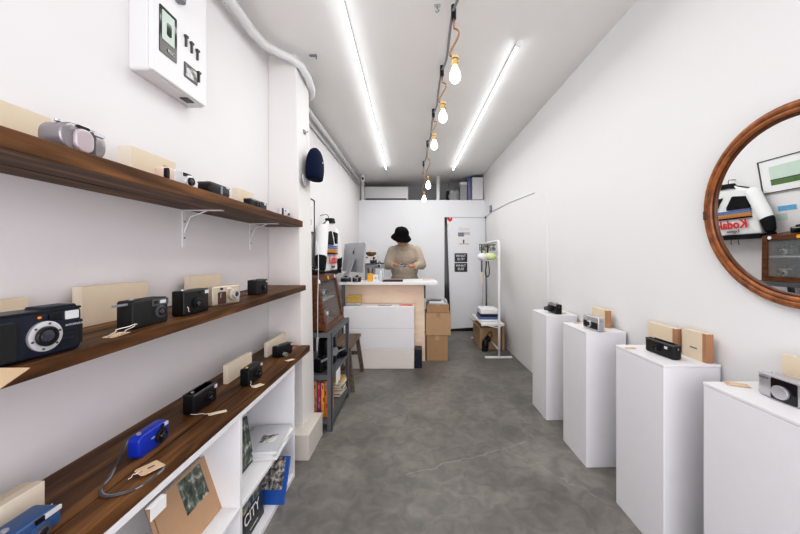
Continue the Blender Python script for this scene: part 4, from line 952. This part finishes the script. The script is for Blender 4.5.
MB().mm((-.125, -.12, 0), (.125, .12, .012)).mm((-.125, .10, .012), (.125, .12, .045)).mm((.11, -.12, .012), (.125, .12, .05)).build('tray', 'lightgrey', t, .003)
MB().box((-.02, -.02, .026), (.18, .17, .024), rot=(0, 0, .1)).build('papers', 'paper', t)
MB().box((-.02, -.02, .042), (.15, .12, .006), rot=(0, 0, -.15)).build('brochure', 'bookblack', t)

# ------------------------------------------------------------------ posters and stickers on the door
YD_ = YP + .019
def flat(name, label, cat, x0, x1, y0, y1, m, Y=YD_, extra=()):
    s = FPX / Y; X0, X1, Z0, Z1 = (x0 - VX) / s, (x1 - VX) / s, H + (VY - y1) / s, H + (VY - y0) / s
    t = thing(name, label, cat, ((X0 + X1) / 2, Y, (Z0 + Z1) / 2)); w_, h_ = (X1 - X0) / 2, (Z1 - Z0) / 2
    MB().mm((-w_, -.003, -h_), (w_, 0, h_)).build('sheet', m, t)
    for (a, c, e, f, mm_) in extra: MB().mm((-w_ + 2 * w_ * a, -.005, -h_ + 2 * h_ * e), (-w_ + 2 * w_ * c, -.003, -h_ + 2 * h_ * f)).build('print', mm_, t)
    return t
t = flat('poster', 'pale grey poster with lettering and dark picture on the white door', 'poster', 457.5, 470.5, 226.5, 246.5, 'paper', extra=((.04, .5, .50, .70, 'midgrey'), (.45, .95, .58, .72, 'lightgrey'), (.1, .9, .10, .16, 'lightgrey'), (.42, .52, .16, .34, 'darkgrey')))
text('Grow', .075, 'lightgrey', t, (0, -.0055, .13))
for k, (ya, yb) in enumerate(((253.3, 262), (263, 271.8))):
    t = flat('sign', ['black sign with white lettering, upper of two on the door', 'black sign with white lettering, lower of two on the door'][k], 'sign', 454.6, 467.2, ya, yb, 'bookblack')
    text(['WHAT', 'WHAT'][k], .058, 'paper', t, (-.0, -.004, .030), bold=.001); text(['IS IT?', 'ELSE'][k], .058, 'paper', t, (0, -.004, -.028), bold=.001)
t = thing('heart_sticker', 'red heart shaped sticker at the top corner of the door', 'sticker', W(449.5, 219.5, FPX / YD_))
MB().prism([(.012, -.045), (.045, -.012), (.052, .018), (.034, .036), (.014, .012), (-.012, .034), (-.030, .040), (-.044, .018), (-.022, -.018)], -.004, 0).build('sticker', 'red', t)
t = thing('leaf_sticker', 'small yellow green sticker just below the red heart on the door', 'sticker', W(447.8, 225.5, FPX / YD_))
MB().prism([(0, -.04), (.015, .0), (.01, .03), (-.008, .03), (-.015, 0)], -.004, 0).build('sticker', 'lime', t)
t = thing('corner_card', 'small violet card stuck near the back right corner', 'card', rw(5.45, 2.08, .014), PI / -2 - WR)
MB().mm((-.06, -.004, -.045), (.06, 0, .055)).build('card', 'purple', t); MB().mm((-.03, -.006, -.02), (.03, -.004, .03)).build('print', 'lightgrey', t)
run('wall_wire', 'thin grey wire running forward along the right wall above the panel', 'wire', [rw(5.80, 2.0, .006), rw(5.3, 2.03, .006), rw(4.4, 2.02, .006), rw(3.55, 1.98, .006)], .0035, 'lightgrey')
t = thing('door_cord', 'dark thin cord hanging from a peg in the back right corner', 'cord', (1.215, 5.84, 1.99))
MB().ball((0, 0, 0), .018, 12).build('peg', 'black', t); MB().tube([(0, 0, 0), (.004, 0, -.4), (.0, 0, -.9), (.004, 0, -1.5)], .006, 6).build('cord', 'midgrey', t)

# ------------------------------------------------------------------ garment rack
gx = 1.07; ga, gb = 4.31, 5.35
t = thing('garment_rack', 'white metal garment rack with flat feet by the right wall at the back', 'garment rack', (gx, 0, 0))
pts = [(0, ga, .02)] + [(0, ga, z) for z in (.5, 1.0, 1.44)] + [(0, ga + .01, 1.48), (0, ga + .04, 1.505), (0, ga + .10, 1.51), (0, gb - .1, 1.51), (0, gb - .03, 1.50), (0, gb, 1.46), (0, gb, .02)]
MB().tube(pts, .016, 10).build('frame_tube', 'whitemetal', t, smooth='all')
for Y in (ga, gb): MB().mm((-.185, Y - .015, 0), (.165, Y + .015, .022)).build('foot', 'whitemetal', t, .003)
MB().tube([(0, ga, .10), (0, gb, .10)], .011, 8).build('rail', 'whitemetal', t)
MB().mm((-.19, ga + .22, .385), (.12, gb - .08, .40)).mm((-.19, ga + .20, .37), (.12, ga + .22, .40)).build('rack_shelf', 'whitemetal', t, .002)
for sx in (-.15, .10): MB().tube([(sx, ga + .21, .385), (0, ga, .385)], .007, 6).build('shelf_arm', 'whitemetal', t)
t = thing('cardboard_box', 'open cardboard box on floor under the garment rack', 'box', (1.03, 5.0, 0))
MB().mm((-.13, -.28, 0), (.155, .28, .30)).build('carton', 'card', t, .003)
MB().hexa([(-.13, -.28, .30), (-.126, -.28, .30), (-.126, .28, .30), (-.13, .28, .30), (-.21, -.28, .365), (-.206, -.28, .365), (-.206, .28, .365), (-.21, .28, .365)]).build('flap', 'card2', t)
t = thing('tote_bag', 'black bag slumped on floor before the box under the garment rack', 'bag', (.955, 4.62, 0))
remesh(MB().ball((0, 0, .09), (.05, .06, .09)).ball((.04, .03, .16), (.05, .04, .05)).ball((-.01, 0, .02), (.05, .06, .02)).build('bag_body', 'black', t), .012, 3)
MB().tube(smooth_pts([(0, 0, .17), (.04, 0, .24), (.09, .03, .26), (.1, .03, .18)]), .006).build('bag_handle', 'black', t)
t = thing('carton_sheet', 'brown flat cardboard leaning at the right wall behind the garment rack', 'cardboard', (1.20, 4.70, 0)); MB().mm((-.005, -.05, 0), (.030, .05, .37)).build('sheet', 'card', t, .002); MB().mm((-.005, -.0505, .36), (.03, .0505, .372)).build('edge', 'card2', t)
for k, (dz, rx, ry, rzz, m_, lab, dx) in enumerate(((.402, .155, .17, .014, 'jacketwhite', 'folded white cloth lowest on the garment rack shelf', 0), (.434, .15, .16, .016, 'stripeblue', 'folded blue cloth in the middle of the garment rack pile', -.01), (.468, .15, .16, .013, 'navy', 'folded navy cloth near the top of the garment rack pile', 0), (.498, .145, .15, .045, 'jacketwhite', 'puffy white cloth on top of the garment rack pile', -.0))):
    o = MB().box((0, 0, rzz * .8), (rx * 1.75, ry * 1.8, rzz * 1.7)).ball((0, 0, rzz), (rx * .92, ry * .95, rzz * 1.05), 20).build('folded_cloth', m_, None, loc=(1.03 + dx, 4.83, dz))
    remesh(o, .010, 5); tag(o, lab, 'cloth')
# hanging things
t = thing('padded_cap', 'pale lime and white padded cap hanging from the garment rack', 'cap', (.985, 4.62, 1.30))
o = MB().ball((0, 0, 0), (.095, .10, .060), 22).build('crown', 'lime', t, loc=(.03, 0, 0)); remesh(o, .010, 3)
o = MB().ball((-.075, -.03, .0), (.07, .08, .056), 20).build('side_panel', 'jacketwhite', t); remesh(o, .010, 3)
MB().tube(smooth_pts([(-.10, -.02, .05), (-.10, -.04, -.01), (-.05, -.06, -.045), (.03, -.07, -.05), (.09, -.04, -.03)]), .006).build('brim_edge', 'jacketwhite', t)
MB().tube([(.03, 0, .05), (.05, 0, .12), (.085, 0, .205)], .003).build('hanging_loop', 'midgrey', t)
t = thing('camera_strap', 'dark brown leather strap loop hanging below the lime cap', 'strap', (1.005, 4.70, 1.25))
MB().tube(smooth_pts([(-.005, 0, .22), (-.008, 0, .02), (-.028, 0, -.12), (-.026, 0, -.20), (-.005, 0, -.225), (.020, 0, -.20), (.022, 0, -.12), (.008, 0, .02), (.005, 0, .22)]), .0075, 8).build('strap', 'browngrip', t)
t = thing('camera_strap', 'black narrow strap with pale ribbon end hanging left of the brown strap', 'strap', (.925, 4.72, 1.25))
MB().mm((-.010, -.004, -.16), (.010, .004, .22)).build('strap', 'darkgrey', t)
MB().tube(smooth_pts([(0, 0, -.16), (-.03, 0, -.22), (-.02, 0, -.30), (.0, 0, -.36), (.01, 0, -.25), (.0, 0, -.17)]), .006, 6).build('ribbon', 'cream2', t)
MB().box((0, -.002, -.19), (.04, .012, .04)).build('tab', 'cream2', t, .004)
t = thing('photo_strip', 'grey photo strip clipped along the garment rack top', 'photo strip', (1.045, 4.9, 1.44))
MB().mm((-.12, -.003, -.045), (.12, .003, .045)).build('sheet', 'photo', t); MB().mm((-.125, -.005, .04), (.125, .005, .05)).build('clip_bar', 'midgrey', t)
MB().tube([(0.07, 0, .045), (.07, 0, .07)], .003).build('clip', 'midgrey', t)

# ------------------------------------------------------------------ pedestals on the right
PT = H - .465
def pedestal(label, Yf, Yn):
    s = FPX / ((Yf + Yn) / 2); xl = 1.10 - .0239 * (Yf + Yn) / 2
    t = thing('display_pedestal', label, 'pedestal', (xl, (Yf + Yn) / 2, 0), WR)
    d_ = (Yf - Yn) / 2; w_ = .250
    MB().mm((0, -d_, 0), (w_, d_, PT - .012)).build('column', 'pedestal', t, .003)
    MB().mm((-.001, -d_ - .001, PT - .0115), (w_ + .001, d_ + .001, PT)).build('top', 'white', t, .002)
    return t
pedestal('white square pedestal farthest from the viewer in the row along the right wall', 2.965, 2.663)
pedestal('white square pedestal second from the far end, holding a silver camera', 2.379, 2.065)
pedestal('white square pedestal second from the near end, holding two cream boxes', 1.774, 1.44)
pedestal('white square pedestal nearest the viewer at right edge of the photo', 1.25, .86)
def rspan(xl, xr_, Xf, d):
    Yf = FPX * Xf / (xl - VX); Yn = FPX * (Xf + d) / (xr_ - VX); return Yn, Yf
def rcam(label, xl, xr_, ytop, Xf, d, yaw=0, **k):
    Yn, Yf = rspan(xl, xr_, Xf, d); Yc = (Yn + Yf) / 2; s = FPX / Yc
    return camera(label, (Xf + d / 2, Yc, PT + .0005), -PI / 2 + yaw, Yf - Yn, H + (VY - ytop) / s - PT, d, **k)
rcam('black film camera with protruding lens on the farthest pedestal', 548, 562, 303.5, 1.13, .05, body='black', corner=.006, lens=(.40, .45, .024, .055, 'black', 'darkgrey'), accent=('silver', .8, .98), hump=(.35, .65, .010, 'silver'))
ptag('kraft tag beside the black film camera on the farthest pedestal', onz(563.5, 313.2, PT + .001), R(10), .05, .03)
rcam('silver rangefinder camera on the second pedestal from the far end', 584, 604, 316, 1.11, .045, yaw=.1, body='silver', corner=.008, lens=(.45, .45, .020, .020, 'silverlight', 'black'), band=(.04, .96, .15, .62, 'black'), flash=(.18, .82, .022, .010))
ptag('kraft tag left of the silver rangefinder camera on the pedestal', onz(577, 323.2, PT + .001), R(5), .05, .028, [(-.01, .02, .003)])
def rbox_(label, xl, xr_, ytop, Xf, d, **k):
    Yn, Yf = rspan(xl, xr_, Xf, d); Yc = (Yn + Yf) / 2; s = FPX / Yc
    return cbox(label, (Xf + d / 2, Yc, PT + .0005), Yf - Yn, H + (VY - ytop) / s - PT, d, -PI / 2, **k)
rbox_('cream box with brown spine behind the silver rangefinder camera', 592, 611, 308.5, 1.245, .028, band=.018)
rbox_('cream box with brown edge, farther of two leaning on the third pedestal', 648, 681, 325, 1.262, .028, band=.016)
t = rbox_('cream box with brown edge and dark label, nearer of two on the third pedestal', 682, 713, 331, 1.268, .03, band=.018)
MB().mm((-.02, -.0162, .048), (.018, -.0150, .054)).build('label', 'midgrey', t)
rcam('black compact camera on the pedestal with two cream boxes', 646, 681, 341, 1.15, .04, yaw=.06, body='blacksoft', corner=.010, lens=(.48, .48, .017, .016, 'black', 'gloss'), flash=(.76, .70, .016, .012), vf=(.60, .84, .012, .008), accent=('darkgrey', .88, 1.0))
ptag('kraft tag at far corner of the pedestal with two cream boxes', onz(630, 348.3, PT + .001), R(15), .055, .028)
rcam('silver zoom camera with oval lens cover on the nearest pedestal', 758, 832, 379, 1.17, .05, yaw=.03, body='silver', corner=.012, cover=(.30, .60, .12, .66, 'silver'), band=(.26, .72, .04, .90, 'gloss'), accent=('silverlight', .90, .99), badge=('ZOOM 90', .13, .80, .007, 'darkgrey'), flash=(.86, .76, .03, .012))
rbox_('cream box behind the silver zoom camera at right photo edge', 782, 850, 361, 1.265, .02)
ptag('large kraft tag on the nearest pedestal beside the silver zoom camera', onz(737, 384.8, PT + .001), R(-25), .065, .040)

# ------------------------------------------------------------------ mirror
my, mz, mr = 1.118, H + .168, .346
mt = thing('round_mirror', 'large round wall mirror in a brown rattan frame on the right wall', 'mirror', (xr(my, mz) - .045, my, mz))
TILT = R(5.0)
mt.rotation_euler = Euler((TILT, 0, -PI / 2 + .014))
def ring(rad, y, n=72): return [(rad * math.cos(2 * PI * k / n), y, rad * math.sin(2 * PI * k / n)) for k in range(n)]
MB().tube(ring(mr - .014, 0), .0145, 12, True).build('outer_hoop', 'rattan', mt, smooth='all')
MB().tube(ring(mr - .033, -.007), .0085, 12, True).build('inner_hoop', 'rattan', mt, smooth='all')
MB().tube(ring(mr - .044, .002), .006, 12, True).build('rim_hoop', 'rattandark', mt, smooth='all')
MB().cyl((0, .004, 0), (0, .010, 0), mr - .040, seg=72).build('mirror_glass', 'mirror', mt)
MB().cyl((0, .0105, 0), (0, .016, 0), mr - .02, seg=72).build('backing', 'rattandark', mt)
for a in (178, 290, 60):
    p = Vector((math.cos(R(a)), 0, math.sin(R(a)))); 
    MB().tube([p * (mr - .014) + Vector((-.012 * math.sin(R(a)), 0, .012 * math.cos(R(a)))) * q for q in (-1.5, 0, 1.5)], .0165, 12).build('binding', 'rattandark', mt)

# ------------------------------------------------------------------ camera and view
cd = bpy.data.cameras.new('view'); co = bpy.data.objects.new('view', cd); COL.objects.link(co)
co.location = (0, 0, H); co.rotation_euler = (PI / 2, 0, 0)
cd.sensor_width = 36; cd.lens = FPX / 800 * 36; cd.shift_x = -(VX - 400) / 800; cd.shift_y = (VY - 267) / 800; cd.clip_start = .02
sc.camera = co
sc.view_settings.view_transform = 'Standard'; sc.view_settings.exposure = 0.08; sc.view_settings.gamma = 1.0
vs = sc.view_settings; vs.use_curve_mapping = True
cv = vs.curve_mapping.curves[3]
cv.points.new(.22, .185); cv.points.new(.72, .75); cv.points[-1].location = (1.0, .965); vs.curve_mapping.update()
